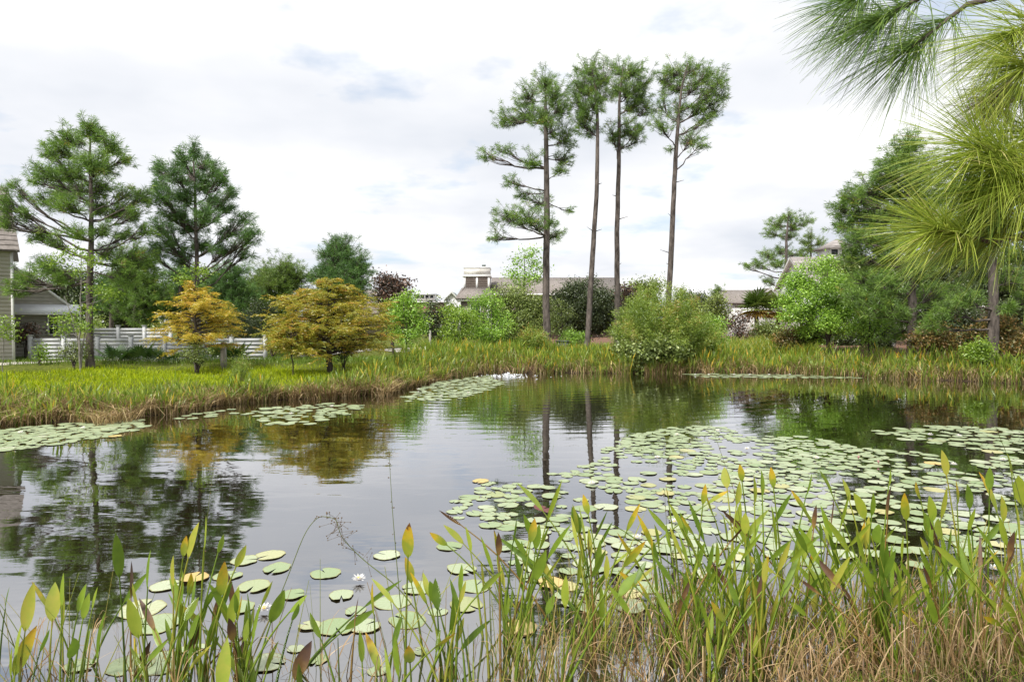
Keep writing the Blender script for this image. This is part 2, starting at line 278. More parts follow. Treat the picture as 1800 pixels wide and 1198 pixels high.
def groundmat():
    m, t, o = newmat('ground'); b = t.nodes.new('ShaderNodeBsdfPrincipled'); b.inputs['Roughness'].default_value = 0.95; b.inputs['Specular IOR Level'].default_value = 0.1
    g = t.nodes.new('ShaderNodeNewGeometry'); sp = t.nodes.new('ShaderNodeSeparateXYZ'); t.links.new(g.outputs['Position'], sp.inputs[0])
    nz = t.nodes.new('ShaderNodeTexNoise'); nz.inputs['Scale'].default_value = 0.35; nz.inputs['Detail'].default_value = 6; t.links.new(g.outputs['Position'], nz.inputs['Vector'])
    nf = t.nodes.new('ShaderNodeTexNoise'); nf.inputs['Scale'].default_value = 9; nf.inputs['Detail'].default_value = 5; t.links.new(g.outputs['Position'], nf.inputs['Vector'])
    grass = ramp(t, [(0.35, (0.06, 0.075, 0.015)), (0.65, (0.13, 0.15, 0.025))]); t.links.new(nf.outputs['Fac'], grass.inputs[0])
    mulch = ramp(t, [(0.3, (0.09, 0.05, 0.035)), (0.5, (0.17, 0.10, 0.07)), (0.7, (0.27, 0.17, 0.12))]); t.links.new(nf.outputs['Fac'], mulch.inputs[0])
    mud = ramp(t, [(0.35, (0.03, 0.022, 0.014)), (0.7, (0.09, 0.065, 0.04))]); t.links.new(nf.outputs['Fac'], mud.inputs[0])
    # pine-straw mulch lies behind the right-hand shore
    mm = ramp(t, [(0.47, (0, 0, 0)), (0.53, (1, 1, 1))])
    xx = math_n(t, 'MULTIPLY', math_n(t, 'ADD', sp.outputs['X'], 9.0), 0.02)
    t.links.new(math_n(t, 'ADD', math_n(t, 'ADD', xx, 0.12), math_n(t, 'MULTIPLY', nz.outputs['Fac'], 0.5)), mm.inputs[0])
    a = t.nodes.new('ShaderNodeMixRGB'); t.links.new(mm.outputs[0], a.inputs[0]); t.links.new(grass.outputs[0], a.inputs[1]); t.links.new(mulch.outputs[0], a.inputs[2])
    zz = ramp(t, [(0.10, (1, 1, 1)), (0.26, (0, 0, 0))]); t.links.new(math_n(t, 'ADD', sp.outputs['Z'], math_n(t, 'MULTIPLY', math_n(t, 'SUBTRACT', nf.outputs['Fac'], 0.5), 0.15)), zz.inputs[0])
    c = t.nodes.new('ShaderNodeMixRGB'); t.links.new(zz.outputs[0], c.inputs[0]); t.links.new(a.outputs[0], c.inputs[1]); t.links.new(mud.outputs[0], c.inputs[2])
    bp = t.nodes.new('ShaderNodeBump'); bp.inputs['Strength'].default_value = 0.6; bp.inputs['Distance'].default_value = 0.06; t.links.new(nf.outputs['Fac'], bp.inputs['Height'])
    t.links.new(bp.outputs[0], b.inputs['Normal']); t.links.new(c.outputs[0], b.inputs['Base Color']); t.links.new(b.outputs[0], o.inputs[0]); return m
tag(mk('ground', V, np.stack([i, i + 1, i + nx + 1, i + nx], -1), groundmat(), smooth=True), kind='structure')
wq = np.array([[-24, 2, 0], [34, 2, 0], [34, 34, 0], [-24, 34, 0]], float)
tag(mk('pond_water', wq, np.array([[0, 1, 2, 3]]), M['water']), 'dark still pond water reflecting trees and clouds', kind='structure')
def path(pts, width, name='footpath'):
    p = np.array(pts, float); tt = nrm(np.gradient(p, axis=0)); s = np.stack([-tt[:, 1], tt[:, 0]], -1) * width / 2
    a, b = p + s, p - s; z = height(p[:, 0], p[:, 1]) + 0.05; k = len(p)
    top = np.concatenate([np.c_[a, z], np.c_[b, z]]); V = np.concatenate([top, top - [0, 0, 0.15]])
    j = np.arange(k - 1)
    Fq = np.concatenate([np.stack([j, j + k, j + k + 1, j + 1], -1), np.stack([j + k, j + 3 * k, j + 3 * k + 1, j + k + 1], -1), np.stack([j + 2 * k, j, j + 1, j + 2 * k + 1], -1)])
    return tag(mk(name, V, Fq, M['path']), kind='structure')
def smooth_px(pts, z, n=50):
    w_ = np.array([G(x, y, z)[:2] for x, y in pts]); t = np.linspace(0, len(w_) - 1, n); k = np.arange(len(w_))
    return np.stack([np.interp(t, k, w_[:, 0]), np.interp(t, k, w_[:, 1])], -1)
path(smooth_px([(-120, 641), (0, 638), (180, 634), (400, 632), (500, 628), (580, 622), (650, 616), (720, 613), (800, 613)], 0.46), 1.1)
path([(-8.0, 44), (-5.5, 46), (-2.5, 49), (0, 55)], 1.6)
path([(11.5, 39.5), (14.5, 39.6), (17.0, 40.5)], 1.2)

# ------------------------------------------------------------------ foliage makers
def runit(n): return nrm(rng.normal(size=(n, 3)))
def tris_from(o, d, Ln, w):
    n = len(o); s = nrm(np.cross(d, runit(n))) * (w / 2)[:, None]; mid = o + d * (Ln * 0.45)[:, None]
    tip = o + d * Ln[:, None]; tip[:, 2] -= Ln * 0.12
    V = np.stack([o, mid + s, tip, mid - s], 1).reshape(-1, 3); k = np.arange(n)[:, None] * 4
    return V, np.concatenate([k + [0, 1, 2], k + [0, 2, 3]])
def needle_tufts(acc, pts, dirs, n, Ln, w, spread=1.0, tone=None):
    m = len(pts); p = np.repeat(pts, n, 0); d = np.repeat(dirs, n, 0); k = m * n
    dd = nrm(d * 0.75 + runit(k) * spread); o = p - d * (rng.random(k) * Ln * 0.9)[:, None]
    V, Ft = tris_from(o, dd, Ln * rng.uniform(0.65, 1.05, k), np.full(k, w) * rng.uniform(0.7, 1.2, k))
    t = rng.random(m) if tone is None else tone
    r = np.clip(np.repeat(t, n) * 0.75 + rng.random(k) * 0.3, 0, 1); acc.add(V, Ft, np.repeat(r, 4))
def leaves(acc, pts, size, aspect=0.5, up=0.7, tone=None, droop=0.2):
    n = len(pts); nn = nrm(runit(n) + np.array([0, 0, up])); d = nrm(np.cross(nn, runit(n))); d[:, 2] -= droop; d = nrm(d)
    s = nrm(np.cross(nn, d)); Ln = size * rng.uniform(0.6, 1.25, n); W = Ln * aspect * 0.5
    nn = np.cross(d, s); a = pts - d * Ln[:, None] * 0.5; b = pts + d * Ln[:, None] * 0.5
    l = pts + s * W[:, None] + nn * (W * 0.5)[:, None]; r = pts - s * W[:, None] + nn * (W * 0.5)[:, None]
    V = np.stack([a, l, b, r], 1).reshape(-1, 3); k = np.arange(n)[:, None] * 4
    t = rng.random(n) if tone is None else np.clip(tone + rng.normal(size=n) * 0.2, 0, 1)
    acc.add(V, np.concatenate([k + [0, 1, 2], k + [0, 2, 3]]), np.repeat(t, 4))
def in_ell(n, c, r, shell=0.42):
    return c + runit(n) * (rng.random(n) ** shell)[:, None] * r
def trunk_pts(tr, Y):
    base = P(tr[0][0], HZ + 50, Y); g = hz(base[0], base[1]); pts, rad = [], []
    for q in tr: pts.append(P(q[0], q[1], Y)); rad.append(q[2] * 0.45 / F * Y)
    pts[0][2] = g - 0.1
    pts = np.array(pts); rad = np.array(rad); n = 26; zz = np.linspace(pts[0, 2], pts[-1, 2], n)
    xs = np.interp(zz, pts[:, 2], pts[:, 0]); rr = np.interp(zz, pts[:, 2], rad); wob = np.cumsum(rng.normal(size=n)) * 0.012
    ys = Y + np.cumsum(rng.normal(size=n)) * 0.02
    rr[0] *= 1.35; rr[1] *= 1.1
    return np.stack([xs + wob, ys, zz], -1), rr
def tree(name, label, cat, tr, Y, clusters, kind='needle', mat='needle', bark='bark', dens=1.0, size=None, spread=None, group=None, rise=0.25, aspect=0.5, up=0.7, stubs=0, multi=0):
    tp, trr = trunk_pts(tr, Y); base = tp[0] + [0, 0, 0.1]; rt = root(name, label, cat, base, group)
    V, Fq = tube(tp, trr, 9); mk('trunk', V, Fq, M[bark], rt, smooth=True)
    br, cr = Acc(), Acc()
    xs = [c[0] for c in clusters]; half = (max(xs) - min(xs)) / 2 / F * Y
    sprd = half * 0.8 if spread is None else spread
    for m_ in range(multi):
        a = m_ * 2.4 + rng.random(); e = base + np.array([math.cos(a), math.sin(a), 0]) * half * 0.5 + [0, 0, (tp[-1, 2] - base[2]) * 0.65]
        br.add(*tube(bez(base, base + [0, 0, (e[2] - base[2]) * 0.5], e, 8), np.linspace(trr[0] * 0.6, 0.015, 8), 5))
    for _ in range(stubs):
        k = rng.integers(8, 20); a = rng.random() * 2 * PI; dd = np.array([math.cos(a), math.sin(a), 0.3])
        br.add(*tube(np.array([tp[k], tp[k] + dd * 0.3, tp[k] + dd * rng.uniform(0.4, 0.7)]), [0.03, 0.02, 0.008], 4))
    for c in clusters:
        x, y, rx, ry = c[:4]; off = 1 - min(1, abs(x - np.interp(-y, [-q[1] for q in tr], [q[0] for q in tr])) / max(1, (max(xs) - min(xs)) / 2))
        Yc = Y + rng.uniform(-1, 1) * sprd * (0.35 + 0.65 * off)
        ctr = P(x, y, Yc); R = np.array([rx, max(rx * 0.9, ry * 0.8), ry]) / F * Yc
        ay = c[4] if len(c) > 4 else y + rise * abs(x - np.interp(-y, [-q[1] for q in tr], [q[0] for q in tr])) + 0.6 * ry
        za = np.clip(P(x, ay, Yc)[2], base[2] + 0.2 * (tp[-1, 2] - base[2]), tp[-2, 2]); k = int(np.argmin(abs(tp[:, 2] - za))); a = tp[k]
        e = ctr - [0, 0, R[2] * 0.35]; dist = np.linalg.norm(e - a)
        mid = (a + e) / 2 + np.array([0, 0, (-0.10 if kind == 'needle' else 0.06) * dist])
        limb = bez(a, mid, e, 7); limb[1:-1] += rng.normal(size=(5, 3)) * dist * 0.018
        r0 = min(trr[k] * 0.5, 0.015 + dist * 0.016); br.add(*tube(limb, np.linspace(r0, max(0.008, r0 * 0.3), 7), 5))
        area = rx * ry * (Y / 38.0) ** 2
        if kind == 'needle':
            n = max(7, int(area * 0.19 * dens)); q = ctr + np.clip(rng.normal(size=(n, 3)), -2, 2) * R * np.array([0.56, 0.56, 0.74]); q[:, 2] = np.where(q[:, 2] < ctr[2] - R[2] * 1.1, ctr[2] - R[2] * 1.1 * rng.random(n), q[:, 2])
            hub = limb[rng.integers(3, 7, n)]; d = nrm(nrm(q - hub) + np.array([0, 0, 0.45]) + rng.normal(size=(n, 3)) * 0.25)
            for b_, h_ in zip(q, hub):
                m2 = (h_ + b_) / 2 + [0, 0, -0.06 * np.linalg.norm(b_ - h_)]
                br.add(*tube(np.array([h_, m2, b_]), [0.018, 0.013, 0.006], 3))
            s_ = (size or 0.40) * 0.74
            needle_tufts(cr, q, d, 26, s_, s_ * 0.049, 1.0, np.clip(rng.normal(0.5, 0.25, n), 0, 1))
        else:
            n = max(8, int(area * 0.16 * dens)); q = in_ell(n, ctr, R, 0.42)
            hub = limb[rng.integers(3, 7, n)]
            for b_, h_ in zip(q[::4], hub[::4]): br.add(*tube(np.array([h_, (h_ + b_) / 2 + rng.normal(size=3) * 0.05, b_]), [0.012, 0.008, 0.004], 3))
            s_ = (size or 0.11) * 1.24; k_ = 16
            pp = np.repeat(q, k_, 0) + rng.normal(size=(n * k_, 3)) * s_ * np.array([1.5, 1.5, 1.0])
            leaves(cr, pp, s_, aspect, up, np.repeat(np.clip(rng.normal(0.5, 0.22, n), 0, 1), k_))
    if br.n: br.build('branches', M[bark], rt, True)['kind'] = 'stuff'
    o = cr.build('crown', M[mat], rt); o['kind'] = 'stuff'
    return rt
def blob(cx, cy, rx, ry, n, r=(0.28, 0.42), flat=0.0):
    """clusters filling an uneven oval crown"""
    out = []; s = math.sqrt(rx * ry)
    for k in range(n):
        a = k * 2.39996 + rng.random() * 0.5; q = math.sqrt((k + 0.5) / n) * 0.86
        rr = rng.uniform(*r) * s
        out.append((cx + math.cos(a) * q * rx, cy + math.sin(a) * q * ry * (1 if math.sin(a) < 0 or not flat else 1 - flat), rr * rng.uniform(0.9, 1.2), rr * rng.uniform(0.7, 0.95)))
    return out
# ------------------------------------------------------------------ the four tall pines
A_ = [(958, 146, 24, 20), (925, 168, 22, 16), (976, 168, 22, 18), (892, 205, 24, 17), (925, 197, 26, 18), (954, 201, 24, 20), (987, 190, 17, 22), (995, 238, 17, 22), (973, 227, 20, 15), (885, 262, 18, 9, 300), (851, 271, 17, 9, 298), (932, 278, 20, 14), (991, 276, 18, 16), (985, 297, 15, 9), (895, 315, 14, 11, 342), (917, 337, 13, 9, 348), (947, 352, 22, 12), (892, 376, 26, 14, 412), (928, 380, 28, 17, 410), (870, 412, 14, 11, 414), (947, 396, 16, 12), (976, 412, 16, 14), (1002, 370, 9, 6, 352), (969, 388, 11, 10)]
B_ = [(1035, 120, 24, 16), (1020, 146, 20, 20), (1042, 150, 24, 18), (1062, 130, 20, 18), (1017, 179, 18, 18), (1041, 181, 20, 16), (1020, 212, 16, 14), (1037, 226, 20, 13), (1058, 168, 18, 16), (1028, 198, 16, 14)]
C_ = [(1090, 120, 22, 14), (1112, 124, 22, 16), (1130, 142, 18, 18), (1105, 153, 22, 18), (1083, 153, 18, 18), (1127, 168, 18, 16), (1110, 183, 22, 14), (1136, 190, 14, 14), (1123, 223, 18, 13), (1103, 227, 22, 14), (1077, 232, 18, 13, 290), (1120, 244, 14, 9), (1094, 256, 16, 8)]
D_ = [(1182, 126, 22, 15), (1211, 120, 24, 15), (1241, 130, 20, 16), (1262, 140, 16, 16), (1269, 161, 12, 14), (1167, 142, 18, 16), (1189, 153, 22, 14), (1222, 150, 22, 16), (1248, 164, 20, 15), (1160, 183, 14, 14), (1197, 188, 20, 14), (1230, 187, 18, 14), (1257, 190, 18, 12), (1165, 220, 18, 13), (1189, 205, 12, 10), (1239, 209, 16, 11), (1215, 240, 20, 15, 286), (1229, 253, 13, 10, 288), (1177, 260, 9, 5)]
GP = 'tall pines on the far bank'
tree('pine_tree', 'tall pine with low side branches, leftmost of the four on far bank', 'tree', [(962, 612, 16), (959, 520, 14), (960.5, 374, 12), (958.7, 264, 9.5), (958, 190, 6), (960, 138, 2)], 38, A_, group=GP, dens=0.82, stubs=4)
tree('pine_tree', 'tall bare-trunked pine bending left at top, second of the four on far bank', 'tree', [(1031, 612, 12), (1037, 520, 11), (1042, 411, 9.5), (1047, 337, 8.5), (1050, 245, 7), (1050, 172, 5), (1040, 117, 2)], 37, B_ , group=GP, dens=0.82, rise=0.6, stubs=3)
tree('pine_tree', 'tall straight pine, third of the four on far bank behind willow bush', 'tree', [(1085, 612, 12), (1084, 520, 11), (1085, 374, 9.5), (1087, 264, 7.5), (1088, 172, 5), (1094, 120, 2)], 39, C_, group=GP, dens=0.82, rise=0.6, stubs=5)
tree('pine_tree', 'tall pine leaning right, standing alone rightmost of the four on far bank', 'tree', [(1172, 612, 12), (1175, 510, 11), (1180, 392, 10), (1186, 282, 8.5), (1191, 220, 6.5), (1197, 153, 4), (1208, 113, 2)], 38, D_, group=GP, dens=0.82, rise=0.6, stubs=5)
# ------------------------------------------------------------------ left pines
T1 = [(156, 222, 15, 13), (172, 234, 13, 12), (112, 236, 14, 14), (104, 260, 19, 14), (136, 246, 13, 11), (192, 254, 17, 14), (216, 276, 14, 9), (80, 268, 11, 10), (120, 296, 25, 17), (160, 280, 20, 16), (188, 288, 15, 13), (80, 300, 18, 12), (64, 312, 13, 9), (136, 324, 28, 15), (104, 328, 18, 13), (176, 328, 21, 15), (224, 338, 18, 10), (252, 344, 15, 12), (80, 348, 16, 11), (120, 356, 25, 12), (172, 360, 22, 14), (208, 368, 22, 13), (238, 376, 16, 10), (24, 322, 8, 8, 420), (40, 342, 11, 7, 420), (6, 348, 12, 17, 425), (8, 380, 16, 16, 425), (40, 376, 13, 8), (64, 412, 16, 11), (92, 420, 14, 10), (136, 404, 16, 9), (180, 404, 17, 10), (224, 408, 20, 8), (258, 404, 16, 8), (192, 442, 20, 13, 450), (232, 452, 26, 18, 455), (80, 468, 18, 12, 480), (48, 488, 27, 14, 495), (24, 508, 19, 9, 500), (112, 484, 18, 12, 490), (224, 484, 27, 14, 480), (258, 462, 18, 12, 460)]
tree('pine_tree', 'leafy open-branched pine standing before the white fence at left', 'tree', [(160, 640, 15), (159, 560, 13), (160, 460, 11), (161, 380, 8), (158, 300, 6), (158, 214, 1.5)], 31, [(q[0], q[1], q[2] * 1.1, q[3] * 1.2) + tuple(q[4:]) for q in T1], mat='needle', rise=0.4, size=0.42, dens=1.2, spread=2.2)
T2 = [(341, 262, 8, 12), (320, 274, 11, 12), (280, 290, 9, 11), (357, 286, 12, 13), (377, 298, 12, 12), (305, 304, 16, 12), (337, 306, 16, 15), (280, 316, 12, 10), (393, 314, 12, 10), (361, 322, 18, 12), (405, 338, 12, 9), (282, 342, 17, 13), (321, 342, 20, 14), (377, 350, 20, 10), (401, 362, 16, 8), (429, 382, 16, 8), (444, 404, 14, 8), (437, 420, 14, 8), (433, 442, 13, 7), (401, 404, 20, 9), (361, 374, 22, 11), (305, 374, 22, 12), (337, 398, 22, 12), (282, 398, 20, 12), (393, 436, 20, 10), (353, 428, 20, 11), (297, 428, 22, 12), (270, 440, 14, 10), (321, 452, 18, 10)]
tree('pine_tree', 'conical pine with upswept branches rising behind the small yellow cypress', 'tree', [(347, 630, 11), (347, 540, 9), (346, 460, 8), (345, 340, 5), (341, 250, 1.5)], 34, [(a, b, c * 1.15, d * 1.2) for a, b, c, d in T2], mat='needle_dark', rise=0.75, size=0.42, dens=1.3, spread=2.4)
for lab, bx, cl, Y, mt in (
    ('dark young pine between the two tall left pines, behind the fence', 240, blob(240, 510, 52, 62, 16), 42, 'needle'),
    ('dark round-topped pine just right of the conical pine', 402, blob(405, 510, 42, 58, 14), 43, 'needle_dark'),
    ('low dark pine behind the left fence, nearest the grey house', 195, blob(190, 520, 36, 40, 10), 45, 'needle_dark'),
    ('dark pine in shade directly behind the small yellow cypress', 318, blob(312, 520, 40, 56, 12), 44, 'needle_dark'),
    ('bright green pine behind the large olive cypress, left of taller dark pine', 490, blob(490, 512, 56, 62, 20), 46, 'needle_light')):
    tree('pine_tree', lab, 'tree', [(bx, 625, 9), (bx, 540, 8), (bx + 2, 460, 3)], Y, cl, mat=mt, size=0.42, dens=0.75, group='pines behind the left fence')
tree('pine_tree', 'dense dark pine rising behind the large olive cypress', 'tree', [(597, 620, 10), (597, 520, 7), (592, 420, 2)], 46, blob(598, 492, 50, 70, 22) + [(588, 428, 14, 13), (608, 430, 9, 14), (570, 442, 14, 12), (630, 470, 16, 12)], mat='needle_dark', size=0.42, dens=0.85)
# ------------------------------------------------------------------ right-hand pines
tree('pine_tree', 'far pine with layered crown left of the white gabled house', 'tree', [(1378, 590, 8), (1379, 500, 7), (1380, 420, 5), (1384, 372, 1.5)], 64, [(1385, 380, 16, 9), (1365, 392, 18, 10), (1396, 396, 18, 10), (1355, 408, 16, 8), (1385, 412, 18, 8), (1418, 388, 12, 9), (1372, 440, 14, 9), (1350, 448, 18, 9), (1330, 462, 18, 8), (1310, 467, 9, 5), (1365, 462, 20, 8), (1395, 444, 14, 7), (1352, 494, 12, 8)], mat='needle', size=0.5, dens=0.6, rise=0.2)
tree('pine_tree', 'small pale far pine beside the cupola of the white house', 'tree', [(1426, 580, 6), (1426, 460, 4), (1426, 404, 1)], 76, [(1426, 412, 10, 8), (1415, 424, 12, 8), (1440, 424, 12, 8), (1426, 436, 18, 9), (1410, 446, 12, 7), (1444, 446, 10, 7)], mat='needle_light', size=0.5, dens=0.5)
E_ = [(1600, 250, 18, 14), (1580, 275, 24, 16), (1560, 300, 22, 16), (1610, 300, 30, 20), (1530, 330, 26, 18), (1575, 335, 28, 18), (1500, 345, 20, 12), (1476, 362, 16, 9), (1480, 392, 15, 9), (1515, 375, 26, 16), (1560, 375, 28, 18), (1530, 410, 28, 15), (1500, 415, 18, 12), (1570, 420, 28, 16), (1630, 400, 34, 24), (1620, 350, 34, 24), (1555, 450, 26, 14), (1500, 445, 18, 12), (1520, 490, 26, 14), (1560, 500, 24, 13), (1620, 470, 24, 12), (1545, 540, 28, 13), (1500, 520, 22, 11), (1590, 555, 22, 12), (1640, 515, 26, 13), (1580, 585, 22, 9)]
tree('pine_tree', 'broad dark pine on the right bank before the white house', 'tree', [(1602, 625, 18), (1602, 540, 16), (1598, 450, 13), (1600, 340, 8), (1602, 245, 2)], 31, [(a, b, c * 1.3, d * 1.25) for a, b, c, d in E_], mat='needle', size=0.44, dens=1.1, rise=0.2)
tree('pine_tree', 'pine with thick furrowed trunk at the right edge bank, under near branches', 'tree', [(1745, 640, 22), (1745, 560, 19), (1742, 460, 16), (1745, 350, 10), (1750, 260, 3)], 28.8, [(1690, 520, 28, 14), (1720, 480, 26, 13), (1780, 490, 30, 14), (1660, 545, 26, 12), (1705, 450, 28, 14), (1790, 440, 30, 18), (1760, 400, 30, 20), (1720, 380, 30, 20), (1810, 520, 24, 12), (1760, 330, 34, 24), (1700, 330, 30, 18), (1750, 285, 26, 18), (1640, 570, 20, 10), (1775, 540, 18, 9)], mat='needle', size=0.44, dens=1.1, rise=0.2)
# ------------------------------------------------------------------ broadleaf trees and shrubs
def shrub(name, label, x, ybase, cl, Y, mat, cat='shrub', dens=1.0, size=0.1, bark='bark_dark', tw=4, multi=3, **kw):
    ys = min(c[1] for c in cl)
    return tree(name, label, cat, [(x, ybase, tw), (x + rng.uniform(-3, 3), (ybase + ys) / 2, tw * 0.6), (x, ys + 8, 1)], Y, cl, 'leaf', mat, bark, dens, size, multi=multi, **kw)
shrub('magnolia_tree', 'dark bronze-leaved magnolia right of the dense dark pine', 688, 605, blob(690, 522, 26, 44, 13), 52, 'leaf_bronze', 'tree', 0.7, 0.2, tw=5, multi=0)
shrub('small_tree', 'slim bright green tree growing beside the footpath by the olive cypress', 713, 620, blob(718, 560, 32, 50, 16), 38, 'leaf', 'tree', 0.8, 0.11, tw=5)
shrub('small_tree', 'light green sapling in front of the bronze magnolia', 690, 612, blob(688, 560, 22, 34, 9), 40, 'leaf_bright', 'tree', 0.6, 0.11)
shrub('shrub', 'grey-green dark bush behind the path, under the brick house', 768, 605, blob(768, 560, 36, 40, 12), 50, 'leaf_dark', dens=0.7, size=0.14)
shrub('shrub', 'light green bush at path end, leftmost before the tower house', 805, 622, blob(805, 572, 32, 42, 15), 38, 'leaf_bright', dens=0.75, bark='bark_grey')
shrub('shrub', 'mid green spreading bush under the white-railed tower', 862, 622, blob(858, 562, 44, 52, 18), 40, 'leaf', dens=0.8, bark='bark_grey')
shrub('oak_tree', 'olive green oak in front of the tower house roof', 915, 622, blob(915, 556, 54, 56, 22), 43, 'leaf_olive', 'tree', 0.85, 0.12, tw=7)
shrub('small_tree', 'sparse thin-leaved tree reaching above the brown roof', 925, 610, [(925, 445, 9, 12), (910, 462, 12, 12), (938, 462, 12, 13), (900, 482, 14, 10), (925, 484, 16, 12), (945, 490, 14, 14), (915, 500, 20, 12), (938, 440, 7, 9), (950, 470, 10, 12)], 46, 'leaf', 'tree', 0.38, 0.14, tw=5, multi=0)
shrub('oak_tree', 'dark grey-green oak under the brown roof, between the tall pines', 1030, 615, blob(1028, 546, 66, 52, 24), 47, 'leaf_dark', 'tree', 0.85, 0.13, tw=9)
shrub('shrub', 'olive shrub at the foot of the leftmost tall pine', 985, 618, blob(985, 560, 24, 36, 9), 41, 'leaf_olive', dens=0.7)
shrub('clipped_hedge', 'low rounded clipped hedge between the first two tall pine trunks', 1006, 618, blob(1008, 596, 30, 16, 14, (0.3, 0.4)), 39.5, 'leaf', 'hedge', 1.3, 0.07)
shrub('shrub', 'bronze-leaved bush beside the third tall pine trunk', 1103, 600, blob(1100, 520, 14, 22, 6), 45, 'leaf_bronze', dens=0.6, size=0.16)
for lab, x, y, rx, ry, Y, mt in (('dark oak behind the willow bush, left of the small far pine', 1212, 545, 36, 40, 62, 'leaf_dark'), ('grey-green oak right behind the willow bush, beside small white house', 1256, 552, 28, 34, 60, 'leaf_olive'), ('wispy pale tree peeking above the willow bush', 1130, 520, 34, 30, 52, 'leaf_olive')):
    shrub('oak_tree', lab, x, 605, blob(x, y, rx, ry, 12), Y, mt, 'tree', 0.55, 0.18, tw=4)
tree('pine_tree', 'tiny round-headed far pine right of the willow bush', 'tree', [(1263, 580, 3), (1262, 530, 2.5), (1262, 504, 1)], 72, [(1262, 508, 10, 6), (1254, 516, 9, 5), (1271, 516, 9, 5)], mat='needle_light', size=0.5, dens=0.7)
shrub('shrub', 'round dark green bush attached to the right flank of willow', 1252, 625, blob(1250, 585, 30, 32, 12), 34.5, 'leaf', dens=0.8)
shrub('shrub', 'purplish brown bush in front of the small white house', 1300, 608, blob(1300, 572, 20, 30, 10), 42, 'leaf_bronze', dens=0.7, size=0.12)
shrub('broadleaf_tree', 'full bright green tree with several stems before the white gable', 1455, 622, blob(1445, 535, 82, 66, 34, (0.2, 0.3)) + [(1425, 470, 20, 14), (1450, 462, 18, 14), (1400, 490, 16, 14)], 36, 'leaf', 'tree', 0.85, 0.11, tw=7, multi=5)
shrub('broadleaf_tree', 'darker green small tree right of the bright multi-stemmed tree', 1528, 622, blob(1525, 566, 34, 40, 14), 35, 'leaf', 'tree', 0.8, 0.1, tw=4)
for lab, x, y, rx, ry, Y, mt, sz in (
    ('dark evergreen bush between the two right bank pine trunks', 1665, 570, 66, 46, 36, 'leaf_dark', 0.1),
    ('dark evergreen bush beyond the thick trunk at right edge', 1800, 568, 54, 50, 35, 'leaf_dark', 0.1),
    ('dark bush left of the broad right bank pine trunk', 1545, 580, 40, 34, 38, 'leaf_dark', 0.1),
    ('yellow-green loose shrub on mulch right of the broad pine trunk', 1645, 596, 46, 24, 30.5, 'leaf_rust', 0.08),
    ('rusty orange shrub around the thick right trunk', 1755, 588, 50, 34, 30, 'leaf_rust', 0.08),
    ('fresh light green bush beside reeds near the right edge', 1722, 618, 24, 20, 28, 'leaf_bright', 0.07),
    ('olive bush at the foot of the sabal palm', 1350, 588, 30, 22, 45, 'leaf_olive', 0.1),
    ('mid green bush at the base of the bright multi-stemmed tree', 1425, 592, 34, 26, 44, 'leaf', 0.1),
    ('dark low bush right of the bright multi-stemmed tree trunk', 1490, 596, 30, 20, 42, 'leaf_dark', 0.1),
    ('olive low shrub at reeds right of the palm', 1400, 598, 40, 20, 37, 'leaf_rust', 0.09),
    ('rust tinged shrub under the right edge pine by reeds', 1798, 612, 26, 22, 28.3, 'leaf_rust', 0.08)):
    shrub('shrub', lab, x, 640, blob(x, y, rx, ry, 18), Y, mt, dens=1.1, size=sz * 1.25)
shrub('broadleaf_tree', 'tall dark evergreen filling in behind the right bank pines', 1650, 620, blob(1660, 500, 80, 60, 26), 43, 'leaf_dark', 'tree', 0.8, 0.15, tw=7)
shrub('broadleaf_tree', 'dark evergreen at the far right edge behind the thick trunk', 1790, 620, blob(1795, 500, 60, 62, 20), 42, 'leaf_dark', 'tree', 0.8, 0.15, tw=7)
for lab, x, y, rx, ry, Y, mt in (('tall dark tree behind the low wing of the grey house', 120, 520, 56, 56, 52, 'leaf_dark'), ('shady tree closing the gap behind the short back fence', 225, 530, 56, 66, 53, 'leaf_dark'), ('shady dark tree behind the conical pine', 345, 525, 64, 64, 54, 'leaf_dark'), ('olive tree behind the dark bush between the cypresses', 440, 540, 44, 50, 55, 'leaf_olive'),
    ('mid green tree behind the darker small tree at right', 1560, 505, 56, 56, 46, 'leaf'), ('green tree screening the right house above the rusty shrub', 1710, 480, 60, 60, 44, 'leaf_olive'), ('green tree masking the shake roof below the cupola', 1490, 490, 40, 44, 44, 'leaf_olive')):
    shrub('broadleaf_tree', lab, x, 620, blob(x, y, rx, ry, 14), Y, mt, 'tree', 0.42, 0.2, tw=6, group='trees filling the background belt')
# left side shrubs
shrub('small_tree', 'pale-barked sapling with lime leaves beside the left pine trunk', 143, 640, [(130, 440, 12, 8), (110, 452, 18, 8), (95, 458, 16, 7), (155, 452, 16, 8), (170, 460, 12, 6), (140, 476, 12, 7), (185, 512, 20, 9), (165, 508, 14, 8), (200, 520, 12, 6), (125, 560, 18, 12), (105, 562, 14, 9), (140, 572, 18, 10), (150, 545, 14, 9), (110, 582, 12, 7), (160, 575, 12, 9)], 29.5, 'leaf_bright', 'tree', 0.62, 0.1, 'bark_grey', tw=4.5, multi=2, spread=0.7)
shrub('small_tree', 'lime-leaved sapling at the far left edge before grey siding', 4, 645, [(8, 560, 14, 8), (15, 575, 9, 6), (0, 585, 14, 8), (22, 590, 8, 4)], 28.5, 'leaf_bright', 'tree', 0.6, 0.1, 'bark_grey', tw=2, multi=0, spread=0.4)
shrub('small_tree', 'lime sprigs topping the pale twigs above the small yellow cypress', 345, 640, [(330, 485, 14, 6), (350, 474, 14, 6), (362, 480, 10, 5), (322, 492, 9, 4), (385, 545, 14, 10), (345, 505, 12, 8)], 30.5, 'leaf_bright', 'tree', 0.6, 0.1, 'bark_grey', tw=3, multi=3, spread=0.6)
